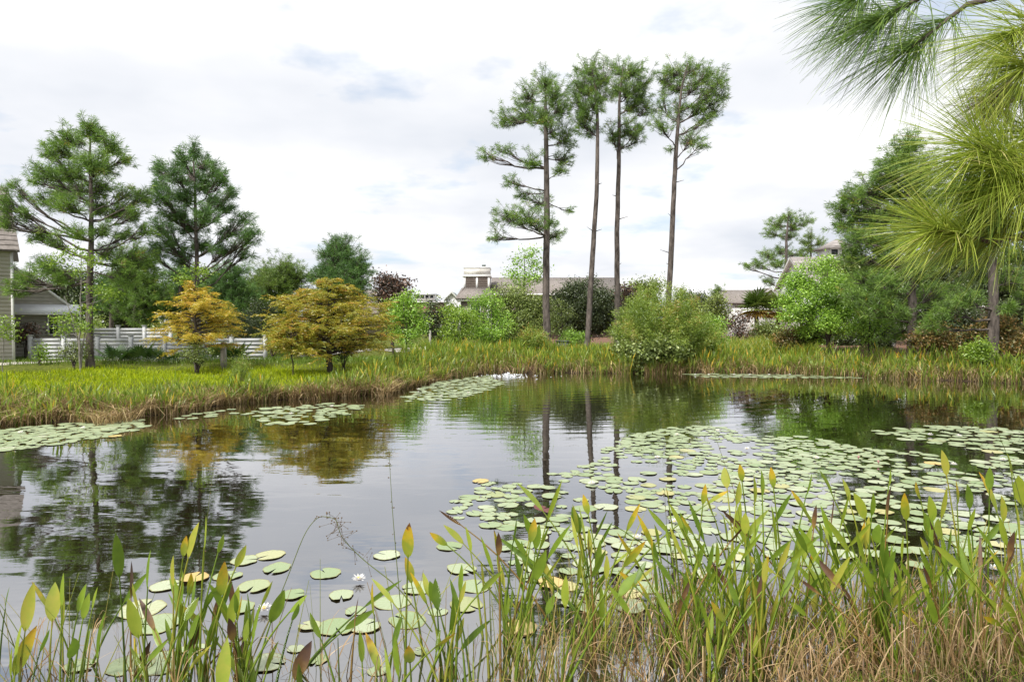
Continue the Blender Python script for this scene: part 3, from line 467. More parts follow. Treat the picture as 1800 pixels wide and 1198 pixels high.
shrub('shrub', 'bronze bush by the white corner board of grey house', 45, 625, blob(46, 584, 14, 14, 7), 34.6, 'leaf_bronze', dens=0.7, size=0.12)
shrub('shrub', 'dark green bush at the foot of the left pine', 128, 645, blob(130, 618, 28, 18, 11), 30.2, 'leaf_olive', dens=0.9, size=0.07)
shrub('shrub', 'brown-stemmed bush under the small yellow cypress', 348, 648, blob(345, 622, 28, 18, 10), 28.2, 'leaf_olive', dens=0.8, size=0.07)
shrub('shrub', 'dark bush with berries between the two cypresses', 432, 640, blob(432, 585, 34, 46, 15), 37, 'leaf_dark', dens=0.8, size=0.09)
shrub('shrub', 'shady green bush left of the olive cypress trunk', 480, 636, blob(505, 600, 44, 24, 14), 35, 'leaf', dens=0.8, size=0.09)
shrub('shrub', 'dark bush behind the cypresses, under the bright pine', 462, 625, blob(460, 560, 30, 40, 12), 40, 'leaf_dark', dens=0.8, size=0.1)
shrub('shrub', 'dark little bush right beside the olive cypress trunk', 604, 640, blob(604, 618, 18, 14, 8), 28.6, 'leaf_dark', dens=0.9, size=0.07)
shrub('shrub', 'small green weed shrub before the fence, left of pine', 72, 645, blob(72, 618, 10, 12, 4), 31.5, 'leaf_bright', dens=0.7, size=0.08, multi=1)
# far wood closing the horizon
acc = Acc()
for k in range(110):
    X = rng.uniform(-120, 120); Yc = rng.uniform(95, 140); h_ = rng.uniform(3.5, 6.8); R = np.array([rng.uniform(2.5, 4.5), 3, h_ * 0.55])
    c_ = np.array([X, Yc, 0.5 + h_ * 0.5]); q = in_ell(40, c_, R, 0.4); pp = np.repeat(q, 12, 0) + rng.normal(size=(480, 3)) * 0.28
    leaves(acc, pp, 0.55, 0.6, 0.6, np.full(480, rng.uniform(0.2, 0.8)))
tag(acc.build('woods', M['leaf_olive']), 'low distant line of trees closing the horizon', 'woods', kind='stuff')

# ------------------------------------------------------------------ cypresses
def cypress(label, tr, Y, cx, top, bot, halfw, mat, nb=90, seed_stub=True):
    tp, trr = trunk_pts(tr, Y); base = tp[0] + [0, 0, 0.1]; rt = root('cypress_tree', label, 'tree', base)
    V, Fq = tube(tp, trr, 9); mk('trunk', V, Fq, M['bark_dark'], rt, smooth=True)
    br, cr = Acc(), Acc(); zt, zb = P(cx, top, Y)[2], P(cx, bot, Y)[2]; hw = halfw / F * Y
    for k in range(nb):
        f = (k + rng.random()) / nb; z = zb + (zt - zb) * f; a = rng.random() * 2 * PI
        R = hw * (0.30 + 0.70 * math.sin(PI * min(1, (0.30 + 0.72 * f))) ** 0.8) * rng.uniform(0.75, 1.08) * (1.0 if f < 0.75 else 1 - (f - 0.75) * 2.3)
        at = tp[int(np.argmin(abs(tp[:, 2] - (z - 0.16 * R))))]; at = np.array([at[0], at[1], min(z - 0.05, at[2])])
        e = np.array([P(cx, top, Y)[0] * 0.5 + at[0] * 0.5 + math.cos(a) * R, Y + math.sin(a) * R, z + rng.normal() * 0.16])
        mid = (at + e) / 2 + [0, 0, 0.10 * R]; limb = bez(at, mid, e, 9); limb[1:] += rng.normal(size=(8, 3)) * 0.02
        br.add(*tube(limb, np.linspace(0.012 + R * 0.012, 0.004, 9), 4))
        m = int(7 + R * 10); t = rng.uniform(0.25, 1, m); p0 = np.stack([np.interp(t, np.linspace(0, 1, 9), limb[:, j]) for j in range(3)], -1)
        ang = a + np.where(rng.random(m) < 0.5, 1, -1) * rng.uniform(0.4, 1.1, m); d = np.stack([np.cos(ang), np.sin(ang), rng.normal(0.02, 0.24, m)], -1)
        Lt = rng.uniform(0.25, 0.62, m) * (0.5 + 0.5 * R / hw)
        n = 13; s = np.tile(np.linspace(0.08, 1, n), m); pp = np.repeat(p0, n, 0) + np.repeat(d * Lt[:, None], n, 0) * s[:, None]; pp[:, 2] -= 0.09 * s ** 2
        sd_ = np.repeat(np.stack([-np.sin(ang), np.cos(ang), 0 * ang], -1), n, 0) * np.where(np.arange(m * n) % 2, 1, -1)[:, None]
        dd = nrm(sd_ + np.repeat(d, n, 0) * 0.5 + rng.normal(size=(m * n, 3)) * 0.28 + [0, 0, -0.1])
        V, Ft = tris_from(pp, dd, rng.uniform(0.07, 0.14, m * n), np.full(m * n, 0.03))
        cr.add(V, Ft, np.repeat(np.clip(np.repeat(rng.normal(0.5, 0.22, m), n) + rng.normal(size=m * n) * 0.1, 0, 1), 4))
    br.build('branches', M['bark_dark'], rt, True)['kind'] = 'stuff'; cr.build('crown', M[mat], rt)['kind'] = 'stuff'
cypress('small golden yellow cypress left of the larger olive one', [(344, 642, 6), (344, 570, 5), (343, 492, 1)], 29, 343, 500, 606, 74, 'cypress_yellow', 74)
cypress('large wide olive and orange cypress on the left meadow', [(581, 645, 13), (577, 600, 10), (575, 550, 7), (580, 490, 1.5)], 28, 576, 492, 616, 118, 'cypress', 150)
cypress('slender young cypress on a thin dark stem left of the large one', [(516, 655, 2.6), (516, 600, 2.2), (517, 560, 1)], 26.5, 517, 562, 602, 38, 'cypress', 26)

# ------------------------------------------------------------------ willow-like bush by the water
def stems_bush(name, label, x, ybase, Y, rx, top, mat, n=150, per=60, Ln=0.16, wd=0.024):
    b = P(x, ybase, Y); b[2] = hz(b[0], b[1]); rt = root(name, label, 'shrub', b); br, cr = Acc(), Acc()
    R = rx / F * Y; Ht = P(x, top, Y)[2] - b[2]
    for k in range(n):
        a = rng.random() * 2 * PI; q = math.sqrt(rng.random()); h_ = Ht * math.sqrt(max(0.05, 1 - (q * 0.95) ** 2)) * rng.uniform(0.62, 1.08)
        s = b + np.array([math.cos(a) * q * R * 0.35, math.sin(a) * q * R * 0.3, 0]); e = b + np.array([math.cos(a) * q * R, math.sin(a) * q * R * 0.8, h_])
        c_ = bez(s, (s + e) / 2 + [0, 0, h_ * 0.25], e, 9); br.add(*tube(c_, np.linspace(0.014, 0.003, 9), 3))
        t = rng.uniform(0.2, 1, per); p = np.stack([np.interp(t, np.linspace(0, 1, 9), c_[:, j]) for j in range(3)], -1)
        d0 = nrm(runit(per) + nrm(e - s) * 0.7 + [0, 0, 0.2]); p = p + d0 * rng.uniform(0, 0.35, per)[:, None]
        m = 5; pp = np.repeat(p, m, 0) + rng.normal(size=(per * m, 3)) * 0.06; dd = nrm(np.repeat(d0, m, 0) * 0.6 + runit(per * m) + [0, 0, 0.15])
        V, Ft = tris_from(pp, dd, rng.uniform(0.6, 1.2, per * m) * Ln, np.full(per * m, wd)); cr.add(V, Ft, np.repeat(np.clip(rng.normal(0.5, 0.2) + rng.normal(size=per * m) * 0.18, 0, 1), 4))
    br.build('branches', M['stem'], rt)['kind'] = 'stuff'; cr.build('crown', M[mat], rt)['kind'] = 'stuff'; return rt
stems_bush('willow_bush', 'big feathery yellow-green willow bush overhanging the far waterline', 1168, 640, 33.3, 104, 502, 'willow', 190, 60)
stems_bush('weed_clump', 'tall pale yellow-green weed clump in front of the timber post', 421, 662, 24, 20, 617, 'willow', 22, 22, 0.07, 0.012)
stems_bush('weed_clump', 'leafy green weeds at the foot of the leftmost tall pine', 935, 630, 35, 34, 574, 'willow', 40, 36)
shrub('vine_shrub', 'broad-leaved green vine mound drooping to water under the willow bush', 1150, 665, blob(1150, 624, 62, 30, 20), 32.3, 'leaf_olive', dens=0.8, size=0.12, aspect=0.75)

# ------------------------------------------------------------------ palms
def fan_mesh(n=13, rad=0.55, span=4.4):
    V, Fc = [[0, 0, 0]], []
    for k in range(n):
        a = -span / 2 + span * (k + 0.5) / n; da = span / n * 0.45; r = rad * (0.8 + 0.2 * math.cos(a / 1.6))
        V += [[math.cos(a - da) * r * 0.55, math.sin(a - da) * r * 0.55, -0.02], [math.cos(a) * r, math.sin(a) * r, -0.16 * rad], [math.cos(a + da) * r * 0.55, math.sin(a + da) * r * 0.55, -0.02]]
        b = 1 + 3 * k; Fc.append([0, b, b + 1, b + 2])
    return np.array(V, float), np.array(Fc)
M['frond'] = foliage('palm_frond', [(0, (0.035, 0.09, 0.02)), (0.6, (0.08, 0.16, 0.035)), (1, (0.14, 0.22, 0.05))], 0.25, 0.1, objrand=True)
M['frond_old'] = foliage('yellowing_frond', [(0, (0.25, 0.18, 0.03)), (0.6, (0.40, 0.25, 0.05)), (1, (0.3, 0.25, 0.08))], 0.25, objrand=True)
M['frond_sabal'] = foliage('sabal_frond', [(0, (0.08, 0.14, 0.02)), (1, (0.2, 0.26, 0.05))], 0.3, objrand=True)
fv, ff = fan_mesh()
def frond(parent, loc, rad, az, el, mat, stalk=0.4):
    ca, sa, ce, se = math.cos(az), math.sin(az), math.cos(el), math.sin(el)
    X = np.array([ca * ce, sa * ce, se]); Yv = np.array([-sa, ca, 0]); Z = np.cross(X, Yv); c0 = np.asarray(loc) + X * stalk
    V = c0 + (fv * rad / 0.55) @ np.stack([X, Yv, Z]); tv, tf = tube(np.array([loc, c0]), 0.012, 3)
    mk('frond', np.concatenate([V, tv]), [ff, tf + len(V)], M[mat], parent)
def palmetto(label, x, y, Y, n, rad):
    b = P(x, y, Y); b[2] = hz(b[0], b[1]); rt = root('palmetto', label, 'palm', b, 'saw palmettos along the white fence')
    for k in range(n):
        a = k * 2.4 + rng.random(); el = rng.uniform(0.35, 1.35); frond(rt, b + [math.cos(a) * 0.15, math.sin(a) * 0.15, 0.05], rad * rng.uniform(0.8, 1.1), a, el, 'frond', rng.uniform(0.3, 0.65))
for lab, x, Y, n, r in (('leftmost saw palmetto in front of the white fence, right of pine trunk', 205, 32, 14, 0.5), ('saw palmetto second from the pine trunk along the fence', 243, 32.3, 15, 0.52), ('saw palmetto just left of the small yellow cypress', 287, 32.2, 13, 0.48), ('dark saw palmetto right of the small yellow cypress', 385, 32.5, 13, 0.48), ('dark saw palmetto behind the timber post', 412, 33, 14, 0.5)):
    palmetto(lab, x, 632, Y, n, r)
def sabal(label, x, Y, ytop, wpx):
    tp, trr = trunk_pts([(x, 600, wpx), (x, ytop + 20, wpx), (x, ytop, wpx * 0.8)], Y); rt = root('sabal_palm', label, 'palm', tp[0] + [0, 0, 0.1], 'sabal palms by the small white house')
    V, Fq = tube(tp, trr * (1 + 0.12 * (np.arange(26) % 2)), 9); mk('trunk', V, Fq, M['bark_grey'], rt)
    for k in range(30):
        f = k / 30; a = k * 2.4; frond(rt, tp[-1], rng.uniform(0.75, 1.0), a, 1.35 - 2.1 * f + rng.normal() * 0.1, 'frond_old' if f > 0.68 else 'frond_sabal', rng.uniform(0.5, 0.9))
sabal('sabal palm with clear grey trunk and orange lower fronds', 1331, 48, 542, 8)
sabal('second sabal palm half hidden behind the bright green tree', 1368, 50, 545, 8)

# ------------------------------------------------------------------ houses
def window(parent, x0, x1, y, z0, z1, nx_=1, nz_=1, out=-1, axis_='y', fr=0.09):
    """frame, pane and muntins on a wall whose face is at y (facing -y) or at x (facing -x)"""
    def bx(name, a0, a1, d0, d1, c0, c1, mat, p):
        return box(name, (a0, a1, d0, d1, c0, c1) if axis_ == 'y' else (d0, d1, a0, a1, c0, c1), mat, p)
    wdw = bx('window', x0, x1, y - 0.03, y - 0.005, z0, z1, M['glass'], parent)
    for a0, a1, c0, c1 in ((x0 - fr, x0, z0 - fr, z1 + fr), (x1, x1 + fr, z0 - fr, z1 + fr), (x0, x1, z1, z1 + fr), (x0, x1, z0 - fr, z0)):
        bx('window_frame', a0, a1, y - 0.07, y - 0.004, c0, c1, M['white'], wdw)
    for k in range(1, nx_): bx('muntin', x0 + (x1 - x0) * k / nx_ - 0.015, x0 + (x1 - x0) * k / nx_ + 0.015, y - 0.05, y - 0.031, z0, z1, M['white'], wdw)
    for k in range(1, nz_): bx('muntin', x0, x1, y - 0.055, y - 0.032, z0 + (z1 - z0) * k / nz_ - 0.02, z0 + (z1 - z0) * k / nz_ + 0.02, M['white'], wdw)
def boards(parent, x0, x1, y, z0, z1, step, mat, clip=None):
    z = z0
    while z < z1 - 0.02:
        xe = x1 if clip is None else min(x1, clip(z + step))
        if xe > x0 + 0.1:
            t = min(z + step, z1); V = np.array([[x0, y - 0.03, z], [xe, y - 0.03, z], [xe, y - 0.006, t], [x0, y - 0.006, t], [x0, y, z], [xe, y, z]])
            mk('siding_board', V, [np.array([[0, 1, 2, 3], [0, 4, 5, 1]])], mat, parent)
        z += step
# grey house at the left edge, its front square to the sight line
hp = G(25, 637, 0.46); hd = math.hypot(24.06, 33.0)
h1 = root('grey_house', 'grey clapboard house with brown shingle roof at the left edge', 'house', (-24.06, 33.0, 0), rotz=math.atan2(24.06, 33.0), local=True)
wl = box('wall', (-8, 0, 0, 6, 0.2, 5.85), M['siding'], h1); boards(wl, -8, -0.1, 0, 0.5, 5.8, 0.185, M['siding'])
box('corner_board', (-0.1, 0.02, -0.05, 0.1, 0.3, 5.8), M['white'], h1)
rf = slab('roof', [(-8.2, -0.35, 5.78), (0.28, -0.35, 5.78), (-0.15, 3, 9.3), (-8.2, 3, 9.3)], 0.08, M['shingle'], h1)
slab('roof', [(-8.2, 6.35, 5.78), (-8.2, 3, 9.3), (-0.15, 3, 9.3), (0.28, 6.35, 5.78)], 0.08, M['shingle'], h1)
mk('gable', np.array([[0, 0, 5.8], [0, 6, 5.8], [-0.2, 3, 9.1]]), np.array([[0, 1, 2]]), M['siding'], h1)
for k in range(14):
    t0, t1 = k / 14, (k + 1) / 14; q = lambda t, x: (x, -0.35 + 3.35 * t, 5.78 + 3.52 * t)
    xr = lambda t: 0.28 - 0.43 * t
    mk('shingle_course', np.array([np.add(q(t0, -8.2), (0, 0, 0.05)), np.add(q(t0, xr(t0)), (0, 0, 0.05)), np.add(q(t1, xr(t1)), (0, 0, 0.02)), np.add(q(t1, -8.2), (0, 0, 0.02))]), np.array([[0, 1, 2, 3]]), M['shingle'], rf)
wg = mk('wing_wall', np.array([[0, 3, 0.2], [2.75, 3, 0.2], [2.75, 3, 2.95], [0, 3, 5.2], [0, 7, 0.2], [2.75, 7, 0.2], [2.75, 7, 2.95], [0, 7, 5.2]], float), [np.array([[0, 1, 2, 3], [1, 5, 6, 2], [4, 7, 6, 5]])], M['siding'], h1)
boards(wg, 0.02, 2.74, 3, 0.5, 5.1, 0.185, M['siding'], clip=lambda z: 2.75 - max(0, (z - 2.95)) * 2.75 / 2.25)
slab('rake_board', [(2.95, 2.9, 2.75), (2.95, 7, 2.75), (-0.05, 7, 5.25), (-0.05, 2.9, 5.25)], -0.12, M['white'], h1)
slab('metal_roof', [(0.03, 2.35, 2.86), (2.85, 2.35, 2.86), (2.85, 2.97, 3.32), (0.03, 2.97, 3.32)], 0.06, M['metal_roof'], h1)
for k in range(7): box('roof_seam', (0.1 + k * 0.45, 0.13 + k * 0.45, 2.35, 2.38, 2.87, 2.9), M['metal_roof'], h1)
box('fascia', (0.03, 2.85, 2.31, 2.349, 2.74, 2.83), M['white'], h1)
window(wg, 1.5, 1.88, 2.97, 1.75, 2.6, 2, 2)
# white fences
def fence(label, X0, X1, Y, top, bottom, bay, nb, name='white_fence'):
    rt = root(name, label, 'fence', (X0, Y, bottom)); n = max(1, round((X1 - X0) / bay)); b = (X1 - X0) / n; h_ = (top - bottom - 0.08) / nb
    for k in range(n + 1):
        x = X0 + k * b; p = box('post', (x - 0.08, x + 0.08, Y - 0.08, Y + 0.08, bottom - 0.2, top + 0.06), M['fence'], rt)
        box('post_cap', (x - 0.11, x + 0.11, Y - 0.11, Y + 0.11, top + 0.06, top + 0.1), M['fence'], p)
        if k < n:
            for j in range(nb): box('rail_board', (x + 0.08, x + b - 0.08, Y - 0.015, Y + 0.015, bottom + 0.04 + j * h_, bottom + 0.04 + (j + 1) * h_ - 0.024), M['fence'], rt)
fence('long white horizontal-board fence in front of the grey house', -24.0, -12.3, 34.0, 1.63, 0.4, 1.6, 6)
fence('short white fence section farther back behind the left pine', -24.6, -20.0, 40.0, 2.08, 0.55, 1.55, 7)
def post(label, x, y0, y1, Y, w=0.14):
    b = P(x, y1, Y); t = P(x, y0, Y)[2]; g = hz(b[0], Y); o = box('timber_post', (b[0] - w / 2, b[0] + w / 2, Y - w / 2, Y + w / 2, g - 0.2, t - 0.03), M['post'], None)
    V = boxv(b[0] - w / 2, b[0] + w / 2, Y - w / 2, Y + w / 2, g - 0.2, t - 0.04); V[4:, :2] = (V[4:, :2] - [b[0], Y]) * 0.8 + [b[0], Y]
    bpy.data.objects.remove(o); o = mk('timber_post', np.concatenate([V, [[b[0], Y, t]]]), [BOXF, np.array([[4, 5, 8], [5, 6, 8], [6, 7, 8], [7, 4, 8]])], M['post']); tag(o, label, 'post')
post('squat weathered timber post beside the path at left', 393, 600, 628, 30.5, 0.22)
post('pale slim post at the path end behind the shrubs', 756, 580, 608, 46, 0.16)
o = mk('utility_box', np.concatenate([boxv(2.55, 3.2, 38.9, 39.4, 0.4, 1.25), boxv(2.5, 3.25, 38.85, 39.45, 1.25, 1.32)]), np.concatenate([BOXF, BOXF + 8]), M['utility']); tag(o, 'grey utility cabinet between the first two tall pine trunks', 'cabinet')
# brown house with tower, behind the tall pines
Yh = 75.0
h2 = root('brown_house', 'brown house with long shingle roof and white-railed tower behind tall pines', 'house', (-5, Yh, 0), local=False)
ORG[h2.name] = (-5, Yh, 0)
wl = box('wall', (-5.6, 12.0, Yh + 1, Yh + 9, 0.2, 5.75), M['siding_brown'], h2)
rf = slab('roof', [(-2.4, Yh + 0.5, 5.55), (12.5, Yh + 0.5, 5.55), (12.5, Yh + 5, 7.55), (-2.4, Yh + 5, 7.55)], 0.12, M['shingle'], h2)
slab('roof', [(-2.4, Yh + 9.5, 5.55), (-2.4, Yh + 5, 7.55), (12.5, Yh + 5, 7.55), (12.5, Yh + 9.5, 5.55)], 0.12, M['shingle'], h2)
mk('gable', np.array([[12.1, Yh + 0.8, 5.5], [12.1, Yh + 9.2, 5.5], [12.1, Yh + 5, 7.35]]), np.array([[0, 1, 2]]), M['siding_brown'], h2)
slab('rake_board', [(12.4, Yh + 0.45, 5.35), (12.62, Yh + 0.45, 5.35), (12.62, Yh + 5, 7.42), (12.4, Yh + 5, 7.42)], -0.16, M['white'], h2)
box('eave_board', (-2.4, 12.4, Yh + 0.42, Yh + 0.49, 5.3, 5.5), M['white'], h2)
tw = box('tower', (-5.25, -2.45, Yh, Yh + 3, 3.0, 7.3), M['siding_brown'], h2)
boards(tw, -5.15, -2.55, Yh - 0.002, 5.9, 7.2, 0.2, M['siding_brown'])
for x in (-5.3, -3.95, -2.65): box('corner_board', (x, x + 0.22, Yh - 0.06, Yh + 0.16, 5.9, 7.3), M['white'], tw)
box('corner_board', (-2.46, -2.40, Yh + 2.7, Yh + 3.02, 5.9, 7.3), M['white'], tw)
box('cornice', (-5.4, -2.3, Yh - 0.15, Yh + 3.15, 7.3, 7.5), M['white'], tw)
box('parapet', (-5.28, -2.42, Yh - 0.04, Yh + 0.02, 7.5, 8.25), M['stained'], tw)
box('parapet', (-2.48, -2.42, Yh + 0.021, Yh + 3.0, 7.5, 8.25), M['stained'], tw); box('parapet', (-5.28, -5.22, Yh + 0.021, Yh + 3.0, 7.5, 8.25), M['stained'], tw)
box('parapet_rail', (-5.34, -2.36, Yh - 0.09, Yh + 0.07, 8.25, 8.33), M['white'], tw); box('parapet_rail', (-2.54, -2.36, Yh + 0.071, Yh + 3.05, 8.25, 8.33), M['white'], tw)
ch = box('chimney', (-3.5, -2.8, Yh + 1.2, Yh + 1.9, 7.45, 8.5), M['stained'], h2); box('chimney_cap', (-3.35, -2.95, Yh + 1.35, Yh + 1.75, 8.5, 8.75), M['utility'], ch)
slab('roof', [(-6.0, Yh - 2.6, 4.9), (-2.0, Yh - 2.6, 4.9), (-2.4, Yh - 0.08, 6.1), (-5.5, Yh - 0.08, 6.1)], 0.1, M['shingle'], h2)
slab('roof', [(-6.0, Yh + 3, 4.9), (-6.0, Yh - 2.6, 4.9), (-5.28, Yh - 0.1, 6.2), (-5.28, Yh + 3, 6.2)], 0.1, M['shingle'], h2)
pw = box('bay_wall', (-5.6, -2.4, Yh - 2.0, Yh - 0.1, 0.3, 4.75), M['siding_brown'], h2)
for x in (-5.75, -2.65): box('porch_column', (x, x + 0.3, Yh - 2.35, Yh - 2.05, 0.3, 4.7), M['white'], h2)
box('beam', (-5.8, -2.3, Yh - 2.4, Yh - 2.04, 4.55, 4.8), M['white'], h2); window(pw, -4.4, -3.4, Yh - 2.0, 3.0, 4.3, 2, 2)
# distant houses
def gable_house(label, X0, X1, Y0, Y1, eave, ridge, wall, roofm, along='x', name='house', win=()):
    rt = root(name, label, 'house', ((X0 + X1) / 2, (Y0 + Y1) / 2, 0)); wl = box('wall', (X0, X1, Y0, Y1, 0.2, eave), M[wall], rt); o_ = 0.35
    if along == 'x':
        ym = (Y0 + Y1) / 2; q = [[(X0 - o_, Y0 - o_, eave - 0.1), (X1 + o_, Y0 - o_, eave - 0.1), (X1 + o_, ym, ridge), (X0 - o_, ym, ridge)], [(X0 - o_, ym, ridge), (X1 + o_, ym, ridge), (X1 + o_, Y1 + o_, eave - 0.1), (X0 - o_, Y1 + o_, eave - 0.1)]]
        tri = [np.array([[x, Y0, eave - 0.01], [x, Y1, eave - 0.01], [x, ym, ridge - 0.15]]) for x in (X0, X1)]
        n = 12
    else:
        xm = (X0 + X1) / 2; q = [[(X0 - o_, Y0 - o_, eave - 0.1), (xm, Y0 - o_, ridge), (xm, Y1 + o_, ridge), (X0 - o_, Y1 + o_, eave - 0.1)], [(xm, Y0 - o_, ridge), (X1 + o_, Y0 - o_, eave - 0.1), (X1 + o_, Y1 + o_, eave - 0.1), (xm, Y1 + o_, ridge)]]
        tri = [np.array([[X0, y, eave - 0.01], [X1, y, eave - 0.01], [xm, y, ridge - 0.15]]) for y in (Y0, Y1)]
    rs = [slab('roof', a, 0.1, M[roofm], rt) for a in q]
    for t in tri: mk('gable', t, np.array([[0, 1, 2]]), M[wall], rt)
    if along == 'x':
        for x, s in ((X0 - o_, -1),):
            for ya, yb in ((Y0 - o_, ym), (Y1 + o_, ym)):
                mk('rake_board', np.array([[x - 0.05, ya, eave - 0.35], [x - 0.05, yb, ridge - 0.25], [x - 0.05, yb, ridge + 0.02], [x - 0.05, ya, eave - 0.08], [x + 0.1, ya, eave - 0.35], [x + 0.1, yb, ridge - 0.25]], float), [np.array([[0, 1, 2, 3], [0, 4, 5, 1]])], M['white'], rt)
    else:
        y = Y0 - o_
        for xa in (X0 - o_, X1 + o_):
            mk('rake_board', np.array([[xa, y - 0.05, eave - 0.35], [xm, y - 0.05, ridge - 0.25], [xm, y - 0.05, ridge + 0.02], [xa, y - 0.05, eave - 0.08], [xa, y + 0.1, eave - 0.35], [xm, y + 0.1, ridge - 0.25]], float), [np.array([[0, 1, 2, 3], [0, 4, 5, 1]])], M['white'], rt)
    for a in win: window(wl, *a)
    return rt, rs, wl
rt, rs, wl = gable_house('small white house with grey-brown roof left of the palm', 22.2, 29, 69, 76, 4.4, 5.75, 'white', 'shingle', 'x', 'white_house')
window(wl, 70.5, 71.6, 22.2, 2.3, 3.7, 1, 2, axis_='x'); window(wl, 73.2, 74.3, 22.2, 2.3, 3.7, 1, 2, axis_='x')
slab('dormer_roof', [(24.2, 67.6, 4.35), (25.6, 67.6, 5.75), (25.6, 72.5, 5.75), (24.2, 72.5, 4.35)], 0.08, M['shingle'], rt); slab('dormer_roof', [(25.6, 67.6, 5.75), (27.0, 67.6, 4.35), (27.0, 72.5, 4.35), (25.6, 72.5, 5.75)], 0.08, M['shingle'], rt)
mk('dormer_wall', np.array([[24.4, 67.9, 0.3], [26.8, 67.9, 0.3], [26.8, 67.9, 4.45], [25.6, 67.9, 5.6], [24.4, 67.9, 4.45]]), np.array([[0, 1, 2, 3, 4]]), M['white'], rt)
for xa, xb in ((24.2, 25.6), (27.0, 25.6)): mk('rake_board', np.array([[xa, 67.55, 4.15], [xb, 67.55, 5.55], [xb, 67.55, 5.8], [xa, 67.55, 4.4]], float), np.array([[0, 1, 2, 3]]), M['white'], rt)
box('balcony', (21.5, 22.15, 70, 75, 1.9, 2.6), M['white'], rt)
rt, rs, wl = gable_house('large white house with steep shake gable and cupola behind right trees', 23.9, 39, 55, 61, 5.45, 7.85, 'white', 'shake', 'x', 'white_house')
for k in range(12):
    t0, t1 = k / 12, (k + 1) / 12; q = lambda t, x, u: (x, 54.65 + 3.35 * t, 5.35 + 2.5 * t + u)
    mk('shingle_course', np.array([q(t0, 23.55, 0.07), q(t0, 39.3, 0.07), q(t1, 39.3, 0.015), q(t1, 23.55, 0.015), q(t0, 23.55, 0.0), q(t0, 39.3, 0.0)]), [np.array([[0, 1, 2, 3], [4, 5, 1, 0]])], M['shake'], rs[0])
cu = box('cupola', (26.4, 28.6, 57, 59.2, 7.3, 8.55), M['white'], rt); window(cu, 27.4, 28.1, 57, 7.95, 8.4, 2, 1); window(cu, 26.55, 27.1, 57, 7.95, 8.4, 1, 1)
mk('cupola_roof', np.array([[26.0, 56.6, 8.5], [29, 56.6, 8.5], [29, 59.6, 8.5], [26, 59.6, 8.5], [27.5, 58.1, 9.4]]), [np.array([[0, 1, 4], [1, 2, 4], [2, 3, 4], [3, 0, 4]]), np.array([[3, 2, 1, 0]])], M['shake'], rt)
for k in range(3): window(wl, 25.5 + k * 2.2, 26.6 + k * 2.2, 55, 2.6, 4.4, 2, 2)
rt, rs, wl = gable_house('white two-storey house with railed porch glimpsed behind the right pines', 33.5, 50, 51, 54.5, 6.4, 7.9, 'white', 'shingle', 'x', 'white_house')
for k in range(5): window(wl, 34.6 + k * 2.5, 35.8 + k * 2.5, 51, 4.2, 5.8, 2, 2)
box('porch_deck', (33.3, 47, 49.3, 50.95, 3.3, 3.5), M['white'], rt)
for k in range(6): box('porch_column', (33.5 + k * 2.6, 33.68 + k * 2.6, 49.4, 49.58, 0.3, 6.3), M['white'], rt)
box('railing', (33.3, 47, 49.42, 49.48, 4.35, 4.45), M['white'], rt)
fence('low white picket stretch on mulch behind the right bank pine', 21.0, 22.4, 40.0, 1.95, 0.9, 0.7, 4, 'white_fence')
rt, rs, wl = gable_house('far brick house with pale hipped lookout roof', -17, -10.5, 108, 114, 5.6, 6.0, 'brick', 'metal_roof', 'x', 'brick_house')
lk = box('lookout', (-15.4, -12.3, 108.5, 112, 5.8, 6.75), M['white'], rt)
for k in range(4): window(lk, -15.2 + k * 0.74, -14.7 + k * 0.74, 108.5, 6.1, 6.6)
mk('lookout_roof', np.array([[-15.9, 108, 6.7], [-11.8, 108, 6.7], [-11.8, 112.5, 6.7], [-15.9, 112.5, 6.7], [-14.4, 110.2, 7.4], [-13.3, 110.2, 7.4]]), [np.array([[0, 1, 5, 4], [2, 3, 4, 5], [3, 2, 1, 0]]), np.array([[1, 2, 5], [3, 0, 4]])], M['metal_roof'], rt)
gable_house('far brown-roofed house behind the bronze magnolia', -22, -16.3, 100, 106, 6.1, 7.3, 'siding_brown', 'shingle', 'x', 'brown_house')
gable_house('tiny far dark-roofed gable left of the tower house', -9.4, -7.8, 98, 104, 5.6, 6.7, 'white', 'utility', 'y', 'white_house')

# ------------------------------------------------------------------ meadow, marsh bands
def scatter(poly, n):
    poly = np.array(poly); lo, hi = poly.min(0), poly.max(0); out = []; got = 0
    while got < n:
        q = rng.uniform(lo, hi, (n * 2, 2)); ins = np.zeros(len(q), bool); A = poly; B = np.roll(poly, -1, 0)
        for (ax, ay), (bx, by) in zip(A, B): ins ^= ((ay > q[:, 1]) != (by > q[:, 1])) & (q[:, 0] < (bx - ax) * (q[:, 1] - ay) / ((by - ay) if abs(by - ay) > 1e-9 else 1e-9) + ax)
        out.append(q[ins]); got += ins.sum()
        if not ins.any(): break
    return np.concatenate(out)[:n]
def near_shore(n, d0, d1, box_):
    q = np.stack([rng.uniform(box_[0], box_[1], n), rng.uniform(box_[2], box_[3], n)], -1); d = sdist(q[:, 0], q[:, 1]); d = d + (0.32 * np.sin(q[:, 0] * 2.3 + 1) * np.sin(q[:, 1] * 1.9) + 0.22 * np.sin(q[:, 0] * 5.1) * np.sin(q[:, 1] * 4.4 + 2)) * (q[:, 1] > 10); return q[(d > d0) & (d < d1)]
